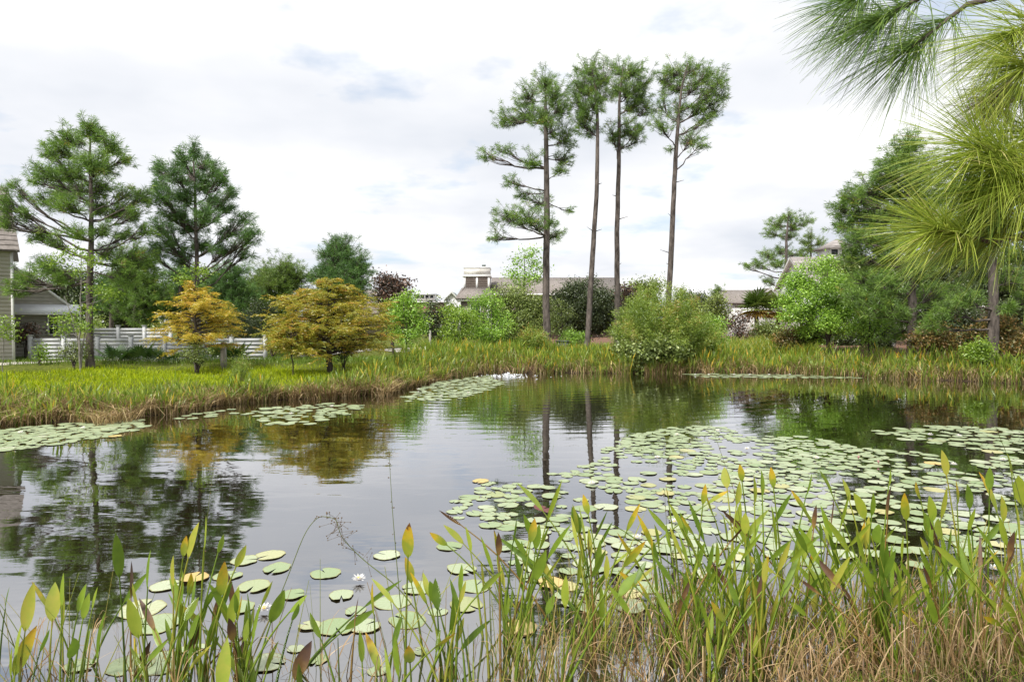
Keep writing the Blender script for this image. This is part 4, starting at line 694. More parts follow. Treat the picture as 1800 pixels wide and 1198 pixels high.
def blades(acc, xy, h, wd, lean=0.25, tone=None, bend=0.3, zoff=0.0):
    """narrow three-piece blades"""
    n = len(xy); z = np.maximum(height(xy[:, 0], xy[:, 1]), -0.03) + zoff; b = np.c_[xy, z]; a = rng.random(n) * 2 * PI; out_ = np.stack([np.cos(a), np.sin(a), 0 * a], -1)
    H = h * rng.uniform(0.6, 1.15, n); ln = np.abs(rng.normal(0, lean, n)); m1 = b + out_ * (H * ln * 0.4)[:, None]; m1[:, 2] += H * 0.55
    t = m1 + out_ * (H * (ln + bend * rng.random(n)) * 0.9)[:, None]; t[:, 2] += H * (0.45 - 0.5 * bend * rng.random(n))
    f = rng.random(n) * 2 * PI; s = np.stack([np.cos(f), np.sin(f), 0 * f], -1) * (wd / 2)
    V = np.stack([b - s * 0.7, b + s * 0.7, m1 + s, m1 - s, t], 1).reshape(-1, 3); k = np.arange(n)[:, None] * 5
    r = rng.random(n) if tone is None else tone; acc.add(V, [k + [0, 1, 2, 3], k + [3, 2, 4]], np.repeat(r, 5))
def lances(acc, xy, h, Lb, wd, lean=0.16, yel=0.12, zoff=0.0):
    """upright marsh leaves: thin stalk and a lance-shaped blade"""
    n = len(xy); z = np.maximum(height(xy[:, 0], xy[:, 1]), -0.03) + zoff; b = np.c_[xy, z]; H = h * rng.uniform(0.6, 1.15, n); dv = rng.normal(size=(n, 3)) * lean; dv[:, 2] = 1; dv = nrm(dv)
    f = rng.random(n) * PI; s = np.stack([np.cos(f), np.sin(f), 0 * f], -1); L_ = Lb * rng.uniform(0.7, 1.2, n); t = b + dv * H[:, None]; q = t - dv * L_[:, None]; bend = rng.normal(size=(n, 3)) * 0.05; bend[:, 2] = -0.02
    m = q + dv * (L_ * 0.45)[:, None] + bend * 0.3; t = t + bend; W = wd * rng.uniform(0.7, 1.2, n)[:, None]
    V = np.stack([b - s * 0.008, b + s * 0.008, q + s * 0.008, q - s * 0.008, m + s * W / 2, t, m - s * W / 2], 1).reshape(-1, 3); k = np.arange(n)[:, None] * 7
    r = np.where(rng.random(n) < yel, rng.uniform(0.86, 1, n), rng.random(n) * 0.8); acc.add(V, [k + [0, 1, 2, 3], np.concatenate([k + [3, 2, 4, 6], ]), k + [6, 4, 5]], np.repeat(r, 7))
# meadow of fine grass on the left bank
acc = Acc(); q = near_shore(150000, 1.8, 15, (-26, 1, 15, 33)); zl = G(0, 640, 0.46)[1]
lim = np.interp(q[:, 0], [-26, -12, -7, -3, 1], [30.5, 30.8, 31.5, 33, 33]); q = q[q[:, 1] < lim][:38000]
blades(acc, q, 0.24 * (0.8 + 0.4 * np.sin(q[:, 0] * 0.9) * np.sin(q[:, 1] * 1.1)), 0.016, 0.3); tag(acc.build('meadow_grass', M['lawn']), 'fine bright yellow-green meadow grass on the left bank', 'grass', kind='stuff')
def marsh(label, boxes, n, d0, d1, h, Lb=0.3, wd=0.05, yel=0.12, dry=0.5, wide=None):
    g_, d_ = Acc(), Acc()
    def trim(q):
        if wide is None: return q
        d = sdist(q[:, 0], q[:, 1]); return q[d < np.interp(CX + F * q[:, 0] / q[:, 1], *wide) * rng.uniform(0.6, 1.15, len(q))]
    for b in boxes:
        hv = lambda q: h * (0.72 + 0.36 * np.sin(q[:, 0] * 2.1 + np.sin(q[:, 1] * 1.7) * 2) * np.sin(q[:, 1] * 2.6 + q[:, 0]))
        q = near_shore(n, d0, d1, b); patch = np.sin(q[:, 0] * 1.7 + 2) * np.sin(q[:, 1] * 1.3); q = trim(q[rng.random(len(q)) < 0.62 + 0.38 * patch]); lances(g_, q, hv(q), Lb, wd, 0.26, yel)
        q2 = trim(near_shore(n // 2, d0, d1, b)); blades(g_, q2, hv(q2) * 0.85, 0.022, 0.35, rng.random(len(q2)) * 0.75, 0.5)
        q3 = near_shore(int(n * dry), d0 - 0.1, d0 + 1.1, b); blades(d_, q3, hv(q3) * 0.75, 0.022, 0.6, None, 1.0)
        q4 = trim(near_shore(int(n * dry * 0.6), d0, d1, b)); blades(d_, q4, hv(q4) * 0.8, 0.016, 0.4, None, 0.7)
    tag(g_.build('marsh_plants', M['reed']), label, 'marsh plants', kind='stuff')
    tag(d_.build('dry_grass', M['dry']), label.replace('green and yellow', 'tan dead').replace('marsh plants', 'grass tangle'), 'dry grass', kind='stuff')
marsh('green and yellow marsh plants along the left waterline', [(-17, -7.6, 14.5, 23), (-7.6, -2, 18, 28)], 14000, -0.25, 5.0, 0.80, 0.34, 0.045, 0.07, 2.2, ([-200, 250, 380, 460, 600, 660, 720, 800], [2.6, 2.2, 1.5, 0.8, 1.0, 2.2, 4.5, 5]))
marsh('green and yellow marsh plants crowding the far bank before the willow', [(-5, 8, 24, 38)], 27000, -0.25, 6.0, 1.12, 0.42, 0.055, 0.12, 0.6)
marsh('green and yellow marsh plants along the right far waterline', [(6, 24, 23, 36)], 29000, -0.25, 2.7, 1.05, 0.45, 0.06, 0.10, 0.9)
# soft grass tufts before the pines
acc = Acc(); q = near_shore(26000, 4.5, 9.5, (-3, 16, 33, 42)); blades(acc, q, 0.8, 0.025, 0.25); tag(acc.build('tall_grass', M['reed']), 'tall soft grass at the feet of the tall pines', 'grass', kind='stuff')
acc = Acc(); q = near_shore(9000, 3.0, 9.0, (9, 26, 27, 41)); q = q[np.sin(q[:, 0] * 1.1) * np.sin(q[:, 1] * 0.9 + 1) > 0.15]; blades(acc, q, 0.35, 0.03, 0.3); tag(acc.build('ground_cover', M['willow']), 'low tufts of ground cover scattered over right bank mulch', 'ground cover', kind='stuff')
acc = Acc(); q = scatter([(-26, 31.2), (-6, 31.4), (-4, 36), (-26, 36)], 9000); blades(acc, q, 0.25, 0.02, 0.3, rng.random(9000) * 0.4); tag(acc.build('rough_grass', M['reed']), 'rough verge grass between the path and the white fence', 'grass', kind='stuff')

# ------------------------------------------------------------------ fountain
ft = root('fountain', 'small white bubbling fountain at the far end of the pond', 'fountain', (FOUNT[0], FOUNT[1], 0))
def ico():
    p = (1 + 5 ** .5) / 2; v = nrm(np.array([[-1, p, 0], [1, p, 0], [-1, -p, 0], [1, -p, 0], [0, -1, p], [0, 1, p], [0, -1, -p], [0, 1, -p], [p, 0, -1], [p, 0, 1], [-p, 0, -1], [-p, 0, 1]], float))
    f = np.array([[0, 11, 5], [0, 5, 1], [0, 1, 7], [0, 7, 10], [0, 10, 11], [1, 5, 9], [5, 11, 4], [11, 10, 2], [10, 7, 6], [7, 1, 8], [3, 9, 4], [3, 4, 2], [3, 2, 6], [3, 6, 8], [3, 8, 9], [4, 9, 5], [2, 4, 11], [6, 2, 10], [8, 6, 7], [9, 8, 1]]); return v, f
iv, if_ = ico(); dr, fo = Acc(), Acc()
for k in range(160):
    r = abs(rng.normal(0, 0.45)); a = rng.random() * 2 * PI; dr.add(iv * rng.uniform(0.008, 0.03) + [FOUNT[0] + math.cos(a) * r, FOUNT[1] + math.sin(a) * r, rng.random() * 0.16 * math.exp(-r * 2) + 0.01], if_)
for k in range(42):
    r = abs(rng.normal(0, 0.7)); a = rng.random() * 2 * PI; fo.add(iv * [rng.uniform(0.02, 0.08), rng.uniform(0.02, 0.06), 0.008 + 0.05 * math.exp(-r * 3)] + [FOUNT[0] + math.cos(a) * r * 1.4, FOUNT[1] + math.sin(a) * r, 0.0], if_)
dr.build('droplets', M['foam'], ft, True)['kind'] = 'stuff'; fo.build('foam', M['foam'], ft, True)['kind'] = 'stuff'

# ------------------------------------------------------------------ lily pads and flowers
def pad_mesh(mat, k):
    n = 26; a = np.linspace(0.10 + 0.08 * rng.random(), 2 * PI - 0.10, n); r = 1 + 0.05 * np.sin(a * 2 + k) + 0.03 * np.sin(a * 5 + 2 * k) + 0.022 * rng.normal(size=n); r[0] *= 0.93; r[-1] *= 0.93
    lift = 0.0022 * np.maximum(0, np.sin(a * (1 + k % 3) + k)) + 0.0006 * rng.normal(size=n)
    rings = [np.array([[0.06, 0, 0.002]])]; R = [np.zeros(1)]
    for f, z in ((0.55, 0.003), (0.9, 0.0025), (1.0, 0.002)):
        rings.append(np.stack([np.cos(a) * r * f, np.sin(a) * r * f, z + lift * f ** 6 * 2], -1)); R.append(np.full(n, f))
    V = np.concatenate(rings); V[:, 2] /= 0.14
    V[:, 2] *= 0.14; j = np.arange(n - 1); Ft = np.stack([np.zeros(n - 1, int), 1 + j, 2 + j], -1)
    Fq = np.concatenate([np.stack([1 + j + q * n, 1 + j + (q + 1) * n, 2 + j + (q + 1) * n, 2 + j + q * n], -1) for q in (0, 1)])
    o = mk('lily_pad', V, [Ft, Fq], M[mat], None, np.concatenate(R), True, link=False); me = o.data; bpy.data.objects.remove(o); return me
PADS = {m_: [pad_mesh(m_, k) for k in range(6)] for m_ in ('pad', 'pad_yellow', 'pad_red')}
LAB = {'near': ('round pale green lily pad floating among the near pads at lower left', 'near lily pads'), 'main': ('round pale green lily pad in the large raft right of centre', 'large lily pad raft'),
       'right': ('pale green lily pad in the raft before the right far bank', 'right lily pad raft'), 'left': ('pale green lily pad in the raft at the left edge', 'left edge lily pad raft'),
       'left2': ('pale green lily pad in the small raft under the left bank', 'left bank lily pad raft'), 'fount': ('pale green lily pad in the raft before the fountain', 'fountain lily pad raft'), 'back': ('pale green lily pad in the strip along the far right bank', 'far bank lily pad strip')}
pads = []   # X, Y, r, raft
def pack(poly_px, raft, r0, r1, tries, over=0.86, keep=None):
    poly = np.array([G(x, y)[:2] for x, y in poly_px]); q = scatter(poly, tries); mine = []
    for (x, y) in q:
        r = rng.uniform(r0, r1)
        if keep is not None and rng.random() > keep(x, y): continue
        if sdist(np.array([x]), np.array([y]))[0] > -0.1: continue
        if all((x - a) ** 2 + (y - b) ** 2 > ((r + c) * over) ** 2 for a, b, c, _ in pads): pads.append((x, y, r, raft))
near_px = [(475, 975, 27), (487, 999, 26), (447, 1030, 30), (430, 985, 24), (572, 1008, 27), (680, 976, 24), (600, 1046, 24), (625, 1073, 20), (690, 1058, 34), (716, 1090, 36), (640, 1100, 30), (590, 1102, 36), (545, 1100, 20), (735, 1033, 30), (790, 960, 24), (812, 1000, 28), (835, 1030, 30), (820, 1062, 32), (770, 1075, 18), (250, 1070, 42), (275, 1097, 42), (290, 1030, 26), (400, 1012, 24), (420, 1068, 28), (515, 1045, 22), (280, 1165, 46), (470, 1165, 34), (140, 1170, 26), (340, 1140, 22), (560, 1160, 18), (665, 1178, 20), (740, 1145, 14), (520, 1140, 16), (230, 1168, 42)]
for x, y, hw in near_px:
    g_ = G(x, y); pads.append((g_[0], g_[1], hw / F * g_[1], 'near'))
MAIN = [(795, 882), (830, 868), (860, 848), (930, 846), (985, 828), (1055, 812), (1065, 790), (1110, 765), (1180, 752), (1270, 746), (1310, 768), (1420, 766), (1540, 792), (1640, 796), (1690, 812), (1810, 800), (1810, 960), (1660, 990), (1500, 1010), (1320, 1010), (1180, 1060), (1040, 1090), (950, 1040), (880, 960), (850, 930), (800, 908)]
def keep_main(x, y):
    d = y; px = CX + x / y * F; py = HZ + EYE * F / y
    k = float(np.clip(0.78 + 1.4 * math.sin(x * 1.9 + 0.7 * math.sin(y * 1.3)) * math.sin(y * 1.15 + x * 0.6), 0.10, 1.0))
    if 905 < px < 985 and 872 < py < 915: k = 0.12
    if px > 1480 and 825 < py < 900: k *= 0.55
    if py > 985: k *= 0.4
    if 1360 < px < 1500 and 880 < py < 940: k *= 0.4
    return k
pack(MAIN, 'main', 0.07, 0.16, 4600, 0.75, keep_main)
pack([(1530, 757), (1600, 748), (1810, 752), (1810, 800), (1700, 790), (1600, 776)], 'right', 0.1, 0.19, 260, 0.75)
pack([(-10, 757), (90, 746), (240, 737), (262, 748), (180, 770), (60, 786), (-10, 797)], 'left', 0.10, 0.19, 900, 0.7)
pack([(425, 728), (470, 716), (560, 709), (648, 711), (625, 724), (545, 746), (465, 747)], 'left2', 0.10, 0.2, 220, 0.75)
pack([(290, 735), (330, 727), (425, 716), (430, 726), (330, 738)], 'left2', 0.12, 0.18, 26, 1.0)
pack([(703, 700), (745, 680), (780, 668), (860, 660), (884, 672), (850, 690), (800, 702), (720, 706)], 'fount', 0.1, 0.2, 600, 0.75)
pack([(1205, 657.5), (1250, 656.5), (1400, 658.5), (1520, 664), (1440, 665), (1240, 663)], 'back', 0.14, 0.22, 420, 0.86)
size_px = [r / y for x, y, r, _ in pads]; order = np.argsort(size_px)[::-1]; rest = Acc()
special = {}
for k, (px, py, lab, mt) in enumerate([(845, 846, 'yellowing lily pad alone at the left tip of the large raft', 'pad_yellow'), (342, 1016, 'orange-yellow torn lily pad behind the left leaf clump', 'pad_yellow'), (915, 1105, 'orange dying lily pad among stems at bottom centre', 'pad_yellow'), (955, 898, 'upturned dark red lily pad in the dark gap of the raft', 'pad_red'), (202, 767, 'tan faded lily pad at the tip of the left edge raft', 'pad_yellow'), (968, 1025, 'yellow lily pad behind the middle leaf clump', 'pad_yellow'), (1640, 815, 'orange faded lily pad near the right edge of the raft', 'pad_yellow')]):
    g_ = G(px, py); r = 0.13; me = PADS[mt][k % 6]; o = bpy.data.objects.new('lily_pad', me); COL.objects.link(o)
    o.location = (g_[0], g_[1], 0.012); o.scale = (r, r, 1); o.rotation_euler = (0.25, 0.1, 1.0) if mt == 'pad_red' else (0, 0.02, rng.random() * 6); tag(o, lab, 'lily pad')
    if mt == 'pad_red': o.location.z = 0.03
n_obj = 0
for k in order:
    x, y, r, raft = pads[k]; rot = rng.random() * 2 * PI; zo = 0.001 + rng.random() * 0.007; me = PADS['pad'][rng.integers(6)]
    if n_obj < 290:
        o = bpy.data.objects.new('lily_pad', me); COL.objects.link(o); o.location = (x, y, zo); o.scale = (r, r * rng.uniform(0.9, 1.0), 1); o.rotation_euler = (rng.normal() * 0.008, rng.normal() * 0.008, rot)
        px_, py_ = CX + x / y * F, HZ + EYE * F / y; lb = LAB[raft][0]
        if raft == 'main': lb = 'round pale green lily pad ' + ('at the left tip of the large raft' if px_ < 1000 else 'on the far side of the large raft' if py_ < 800 else 'behind the near stems, lower edge of the large raft' if py_ > 930 else 'in the right part of the large raft' if px_ > 1420 else 'in the crowded middle of the large raft')
        if raft == 'near': lb = 'pale green lily pad ' + ('behind the left arrowhead leaves' if px_ < 460 else 'on open water around the lone white lily' if py_ < 1085 and px_ < 700 else 'at bottom centre, below the lone white lily' if px_ < 700 else 'behind the centre arrowhead leaves')
        tag(o, lb, 'lily pad', LAB[raft][1]); n_obj += 1
    else:
        n = len(me.vertices); co = np.empty(n * 3, np.float32); me.vertices.foreach_get('co', co); co = co.reshape(-1, 3) * [r, r, 1]; c, s = math.cos(rot), math.sin(rot)
        co = np.stack([co[:, 0] * c - co[:, 1] * s + x, co[:, 0] * s + co[:, 1] * c + y, co[:, 2] + zo], -1); nn = 26; j = np.arange(nn - 1)
        rest.add(co, [np.stack([np.zeros(nn - 1, int), 1 + j, 2 + j], -1), np.concatenate([np.stack([1 + j + q * nn, 1 + j + (q + 1) * nn, 2 + j + (q + 1) * nn, 2 + j + q * nn], -1) for q in (0, 1)])], np.r_[0, np.full(nn, .55), np.full(nn, .9), np.ones(nn)])
tag(rest.build('far_lily_pads', M['pad'], smooth=True), 'small distant lily pads massed in the far rafts', 'lily pads', kind='stuff')
def petal_geo(L_, el, az):
    t = np.array([0, 0.35, 0.7, 1.0]); wd = np.array([0.25, 0.9, 0.75, 0.02]) * L_ * 0.17; x = t * L_; z = 0.14 * L_ * (t - t * t) * -1
    ca, sa, ce, se = math.cos(az), math.sin(az), math.cos(el), math.sin(el); V = []
    for xi, wi, zi in zip(x, wd, z):
        for s in (-1, 0, 1):
            p = np.array([xi, s * wi, zi + abs(s) * wi * 0.35]); p = np.array([p[0] * ce - p[2] * se, p[1], p[0] * se + p[2] * ce]); V.append([p[0] * ca - p[1] * sa, p[0] * sa + p[1] * ca, p[2]])
    k = [[i * 3 + s, i * 3 + s + 1, i * 3 + s + 4, i * 3 + s + 3] for i in range(3) for s in (0, 1)]; return np.array(V), np.array(k), np.repeat(t, 3)
def lily(px, py, label, mat='petal', dia=0.14, bud=False):
    g_ = G(px, py, 0.03); rt = root('water_lily', label, 'flower', (g_[0], g_[1], 0.02)); near = py > 830
    acc = Acc(); c = np.array([g_[0], g_[1], 0.025])
    for ring, (n, el, f) in enumerate(((8, 0.28, 1.0), (8, 0.65, 0.95), (6, 1.0, 0.8)) if not bud else ((5, 1.15, 1.0), (4, 1.35, 0.95))):
        for k in range(n):
            V, Fq, r = petal_geo(dia / 2 * f * rng.uniform(0.9, 1.08) * (1.3 if bud else 1), el + rng.normal() * 0.07, 2 * PI * (k + 0.5 * ring) / n + rng.normal() * 0.05)
            if near: mk('petal', V + c, Fq, M[mat], rt, r, True)
            else: acc.add(V + c, Fq, r)
    if not near: acc.build('petals', M[mat], rt, True)['kind'] = 'stuff'
    if not bud: mk('stamens', iv * [0.018, 0.018, 0.014] * (dia / 0.14) + c + [0, 0, 0.022], if_, M['stamen'], rt, smooth=True)
for a in [(631, 1018, 'open white water lily alone on dark water at lower left', 'petal', 0.15), (465, 1070, 'white water lily half hidden by the left leaf clump', 'petal', 0.15), (1040, 850, 'white water lily at the left side of the large raft', ), (1155, 804, 'white water lily near the top left of the large raft'), (1190, 764, 'white water lily at the far edge of the raft'), (1262, 757, 'white water lily in the far corner of the raft, by dark reflection'), (1313, 789, 'white water lily in the upper middle of the large raft'), (1435, 805, 'pinkish white water lily right of the raft middle'), (1185, 917, 'white water lily low in the raft above middle stems'), (1120, 945, 'pinkish white water lily lowest in the raft centre'), (1635, 764, 'white water lily leftmost of the right raft'), (1686, 766, 'white water lily second in the right raft'), (1763, 808, 'large white water lily near the right edge'), (1676, 816, 'small white water lily below the right raft'), (1530, 944, 'white water lily seen between the right stems'), (1458, 928, 'white water lily behind the right leaf clump'), (1750, 1000, 'white water lily at the right edge behind stems'), (145, 752, 'white water lily in the raft at the left edge'), (36, 760, 'leftmost white water lily by the left edge'), (511, 727, 'white water lily in the small left bank raft, left one'), (583, 714, 'white water lily in the small left bank raft, right one'), (776, 696, 'white water lily in front of the fountain raft'), (823, 690, 'white water lily in the fountain raft, nearest fountain'), (735, 684, 'white water lily at the left of the fountain raft')]:
    lily(*a)
lily(1509, 806, 'pink closed lily bud right of the raft middle', 'petal_pink', 0.1, True); lily(1544, 814, 'second pink lily bud, nearer the dark gap', 'petal_pink', 0.1, True)
for k, x in enumerate((1222, 1246, 1290, 1318, 1352, 1388)): lily(x, 658.5, ['leftmost', 'second', 'third', 'fourth', 'fifth', 'sixth'][k] + ' white water lily from the willow in far bank strip', 'petal', 0.16)

# ------------------------------------------------------------------ foreground arrowhead plants
def leaf_geo(base, tip, Lb, W, curve, face, r0=0.0075):
    n = 16; h_ = tip - base; side = np.array([h_[0], h_[1], 0]) * curve; ctl = base + h_ * 0.55 - side * 0.5 + [0, 0, 0.10 * np.linalg.norm(h_) * curve]
    c = bez(base, ctl, tip, 60); s = np.r_[0, np.cumsum(np.linalg.norm(np.diff(c, axis=0), axis=1))]; T = s[-1]; Lb = min(Lb, T * 0.8)
    def at(u): return np.stack([np.interp(u, s, c[:, j]) for j in range(3)], -1)
    sp_ = at(np.linspace(0, T - Lb * 0.9, 7)); V1, F1 = tube(sp_, np.linspace(r0 * 1.4, r0 * 0.55, 7), 4)
    m = 9; t = np.linspace(0, 1, m); p = at(T - Lb + Lb * t); d = nrm(np.gradient(p, axis=0)); fv_ = np.array([math.cos(face), math.sin(face), 0.15]); sd_ = nrm(np.cross(d, fv_)); nn = np.cross(sd_, d)
    wd = W * 0.5 * (np.sin(PI * np.clip(t, 0, 1) ** 0.85) ** 0.85 + 0.02); cup = 0.28 * wd
    V2 = np.stack([p - sd_ * wd[:, None] + nn * cup[:, None], p, p + sd_ * wd[:, None] + nn * cup[:, None]], 1).reshape(-1, 3)
    F2 = np.array([[i * 3 + k, i * 3 + k + 1, i * 3 + k + 4, i * 3 + k + 3] for i in range(m - 1) for k in (0, 1)])
    return np.concatenate([V1, V2]), [np.concatenate([F1, F2 + len(V1)])], np.r_[np.zeros(len(V1)), np.repeat(t, 3)]
HAND = """60 1022 90 20 30 1230 g;97 1022 66 22 85 1220 g;112 1005 60 9 105 1222 g;17 1030 50 7 -4 1200 g;65 1098 85 21 10 1232 y;152 1025 52 12 115 1210 g;157 1041 46 12 125 1230 g;185 1075 100 17 165 1222 g;130 1120 52 20 120 1232 g;40 1090 80 16 20 1240 g
203 935 82 17 222 1215 g;265 965 76 15 250 1210 g;225 1050 75 20 262 1232 g;350 917 70 16 290 1215 g;362 905 62 17 350 1217 g;328 940 42 11 300 1203 y;393 938 34 11 330 1210 g;433 957 46 12 345 1217 g;395 985 62 18 370 1222 y;320 1000 62 16 310 1217 g;305 975 62 14 305 1215 g;350 1048 56 13 270 1222 g;420 1030 72 17 380 1227 g;378 1080 62 17 350 1225 g;425 1045 60 13 395 1220 y;400 1120 92 24 385 1262 g;500 1035 62 22 440 1227 g;540 1045 46 13 420 1227 g;525 1060 42 12 480 1220 g;490 1125 52 14 450 1230 g;545 1075 52 15 600 1232 g;548 1125 78 23 505 1235 d;352 1088 60 13 310 1227 d;265 1125 66 15 230 1205 d;402 1085 52 14 420 1215 d
720 918 65 21 712 1202 y;755 935 38 13 900 1090 y;712 978 46 19 745 1152 y;655 1023 66 17 662 1197 y;818 924 46 12 850 1122 g;876 935 42 11 880 1197 d;908 910 50 9 885 1132 g;940 910 43 16 905 1197 y;948 920 46 12 925 1152 g;917 950 56 16 940 1112 g;960 965 60 17 905 1197 g;1005 890 50 15 1050 1092 g;1025 868 36 11 1060 1082 y;1065 965 56 14 985 1197 g;1135 950 60 14 990 1202 y;1120 1005 52 16 985 1217 g;995 1010 56 14 990 1192 g;1020 968 60 13 1005 1185 g;795 1045 82 13 795 1197 g;765 1015 60 14 775 1190 g;755 1020 46 17 800 1180 g;695 1115 82 20 705 1252 g;642 1110 70 14 680 1222 y;718 1133 46 18 725 1242 y;632 1107 56 11 640 1222 g;660 1070 62 13 520 1185 g;975 1043 40 12 930 1190 g;845 985 50 9 860 1190 g;812 990 50 8 800 1200 g
1273 820 37 15 1300 1132 g;1300 815 30 11 1330 1122 y;1355 820 36 11 1380 1120 y;1427 830 43 12 1370 1152 g;1440 825 46 10 1530 1082 g;1480 840 42 14 1540 1112 g;1500 865 52 18 1570 1122 g;1338 825 46 12 1345 1140 g;1325 835 50 14 1330 1132 g;1300 845 42 14 1270 1150 g;1390 860 46 8 1490 1032 y;1170 853 32 8 1200 1092 y;1535 865 42 12 1520 1130 g;1565 825 28 11 1540 1122 g;1567 852 62 18 1545 1127 d;1545 920 34 17 1530 1110 g;1590 865 52 13 1600 1122 y;1610 845 34 14 1650 1102 y;1655 790 46 14 1700 1102 g;1680 843 43 17 1690 1112 y;1633 870 46 16 1660 1110 g;1650 910 40 20 1665 1120 g;1625 900 40 17 1650 1090 g;1720 828 78 18 1800 1052 y;1770 795 52 15 1805 1082 g;1790 835 56 20 1815 1070 g;1740 820 40 12 1735 1110 g;1440 915 36 13 1450 1130 g;1310 900 38 14 1310 1152 g;1315 930 34 12 1300 1160 g;1260 950 46 10 1260 1172 g;1240 850 36 10 1215 1120 y;1430 970 32 9 1400 1160 y;1195 900 44 12 1235 1130 g;1150 920 44 11 1180 1130 g;1700 850 44 14 1720 1110 g;1760 870 48 15 1770 1100 g"""
BINS = [(-99, 180, 'arrowhead plant with a big yellow leaf in the bottom left corner', 4), (180, 282, 'arrowhead plant with one tall upright leaf, second from the left', 4), (282, 365, 'tall arrowhead plant in the dense left clump', 12), (365, 470, 'arrowhead plant with a yellow leaf beside the hidden white lily', 10), (470, 650, 'low sparse arrowhead plant with a dark dead leaf at bottom', 3), (650, 760, 'arrowhead plant with a tall yellow-streaked leaf near bottom centre', 4), (760, 872, 'thin-leaved arrowhead plant at bottom centre', 10), (872, 965, 'arrowhead plant with a dry purplish leaf tip, centre clump', 12), (965, 1110, 'arrowhead plant sending long yellow leaf to the right', 14), (1110, 1225, 'slim arrowhead plant left of the right-hand clumps', 14), (1225, 1320, 'arrowhead plant topped by broad leaf with orange neighbour', 16), (1320, 1420, 'dense arrowhead plant in the middle of the right-hand clumps', 20), (1420, 1525, 'leaning arrowhead plant left of the brown dead leaf', 14), (1525, 1610, 'arrowhead plant with a large brown and yellow dead leaf', 14), (1610, 1705, 'arrowhead plant with bright yellow broad leaves at right', 16), (1705, 1999, 'tallest arrowhead plant at the right edge', 22)]
hand = [l.split() for l in HAND.replace('\n', ';').split(';')]
MK = {'g': 'blade', 'y': 'blade_yellow', 'd': 'blade_dead'}
LABP = {'y': 'yellowing leaf', 'd': 'brown dead leaf'}
def bank_z(g_): return max(-0.02, hz(g_[0], g_[1]))
for x0, x1, lab, extra in BINS:
    ls = [(float(a[0]), float(a[1]), float(a[2]), float(a[3]), float(a[4]), float(a[5]), a[6]) for a in hand if x0 <= float(a[4]) < x1]
    lo, hi = max(-30, x0), min(1830, x1)
    crowns = [(rng.uniform(lo + 8, hi - 8), rng.uniform(1090, 1195) if hi > 900 else rng.uniform(1185, 1240)) for _ in range(3)]
    for k in range(int(extra * (2.0 if lo > 950 else 2.2 if lo < 460 else 1.3))):
        cw = crowns[k % 3]; bx = cw[0] + rng.normal() * 9; by = cw[1] + rng.normal() * 7; hgt = rng.uniform(100, 255) if bx > 850 else rng.uniform(60, 200)
        ls.append((bx + rng.normal() * 0.42 * hgt, by - hgt, rng.uniform(42, 82), rng.uniform(6, 11.5), bx, by, rng.choice(['g'] * 9 + ['y', 'd'])))
    bc = np.mean([G(l[4], l[5])[:2] for l in ls], axis=0); rt = root('arrowhead_plant', lab, 'marsh plant', (bc[0], bc[1], 0.0), 'arrowhead plants in the near shallows')
    for tx, ty, bl, wd, bx, by, kd in ls:
        b = G(bx, by); b[2] = bank_z(b) - 0.03; Yb = b[1]; t = P(tx, ty, Yb + rng.normal() * 0.12)
        V, Fl, r = leaf_geo(b, t, bl / F * Yb * 1.05, wd / F * Yb * 1.08, 0.25 + 0.3 * rng.random(), -PI / 2 + rng.normal() * 0.8)
        o = mk('leaf', V, Fl, M[MK[kd]], rt, r, True)
        if kd in LABP: o['label'] = LABP[kd]
# bare stalks, flower scapes and fine stems, part of the clumps' neighbours
def scape(label, pts, Y, r=0.004, buds=0, spread=0.05):
    p = np.array([P(x, y, Y) for x, y in pts]); t = np.linspace(0, len(p) - 1, 24); c = np.stack([np.interp(t, np.arange(len(p)), p[:, j]) for j in range(3)], -1)
    for _ in range(3): c[1:-1] = (c[:-2] + 2 * c[1:-1] + c[2:]) / 4
    rt = root('flower_stalk', label, 'flower stalk', c[0]); V, Fq = tube(c, np.linspace(r, r * 0.35, 24), 4); mk('stem', V, Fq, M['stem'], rt, np.zeros(len(V)), True)
    if buds:
        a = Acc()
        for k in range(buds):
            q = c[rng.integers(11, 24)]; e = q + runit(1)[0] * spread * rng.uniform(0.35, 1.0); a.add(*tube(np.array([q, e]), 0.0012, 3)); a.add(iv * rng.uniform(0.003, 0.006) + e, if_)
        a.build('buds', M['dry'], rt, True)['kind'] = 'stuff'
scape('tall thin bare flower stalk rising over open water left of centre', [(715, 1180), (700, 1020), (690, 900), (684, 800)], 4.7, 0.004, 16, 0.015)
scape('long arching stalk with loose branching seed heads at lower left', [(760, 1110), (700, 1030), (640, 985), (600, 945), (590, 910), (560, 905), (535, 930), (500, 1020), (420, 1200)][:5][::1], 4.7, 0.005, 46, 0.12)
scape('arching dark stalk bending over beside the white lily', [(425, 1200), (500, 1030), (535, 935), (560, 905), (590, 910), (598, 930)], 4.6, 0.0035, 14, 0.05)
scape('tall thin stalk in front of the left tree reflection', [(345, 1210), (355, 1050), (365, 900), (378, 798)], 4.6, 0.003, 6, 0.012)
scape('thin seeded stalk in front of the raft, centre right', [(1200, 1100), (1190, 1000), (1172, 930), (1168, 860)], 4.9, 0.003, 14, 0.02)
scape('thin seeded stalk above the raft with tiny brown buds', [(1330, 1120), (1310, 960), (1290, 860), (1255, 760)], 5.0, 0.003, 20, 0.025)
scape('tall arching green stalk at the right edge', [(1815, 1000), (1800, 900), (1775, 810), (1740, 725)], 5.0, 0.004, 8, 0.015)
scape('brown straight stalk at bottom left of centre', [(597, 1210), (595, 1160), (594, 1120)], 4.5, 0.008, 0)
scape('brown thick stalk at the foot of the centre clump', [(868, 1205), (862, 1100), (860, 1000)], 4.6, 0.006, 0)
acc = Acc()
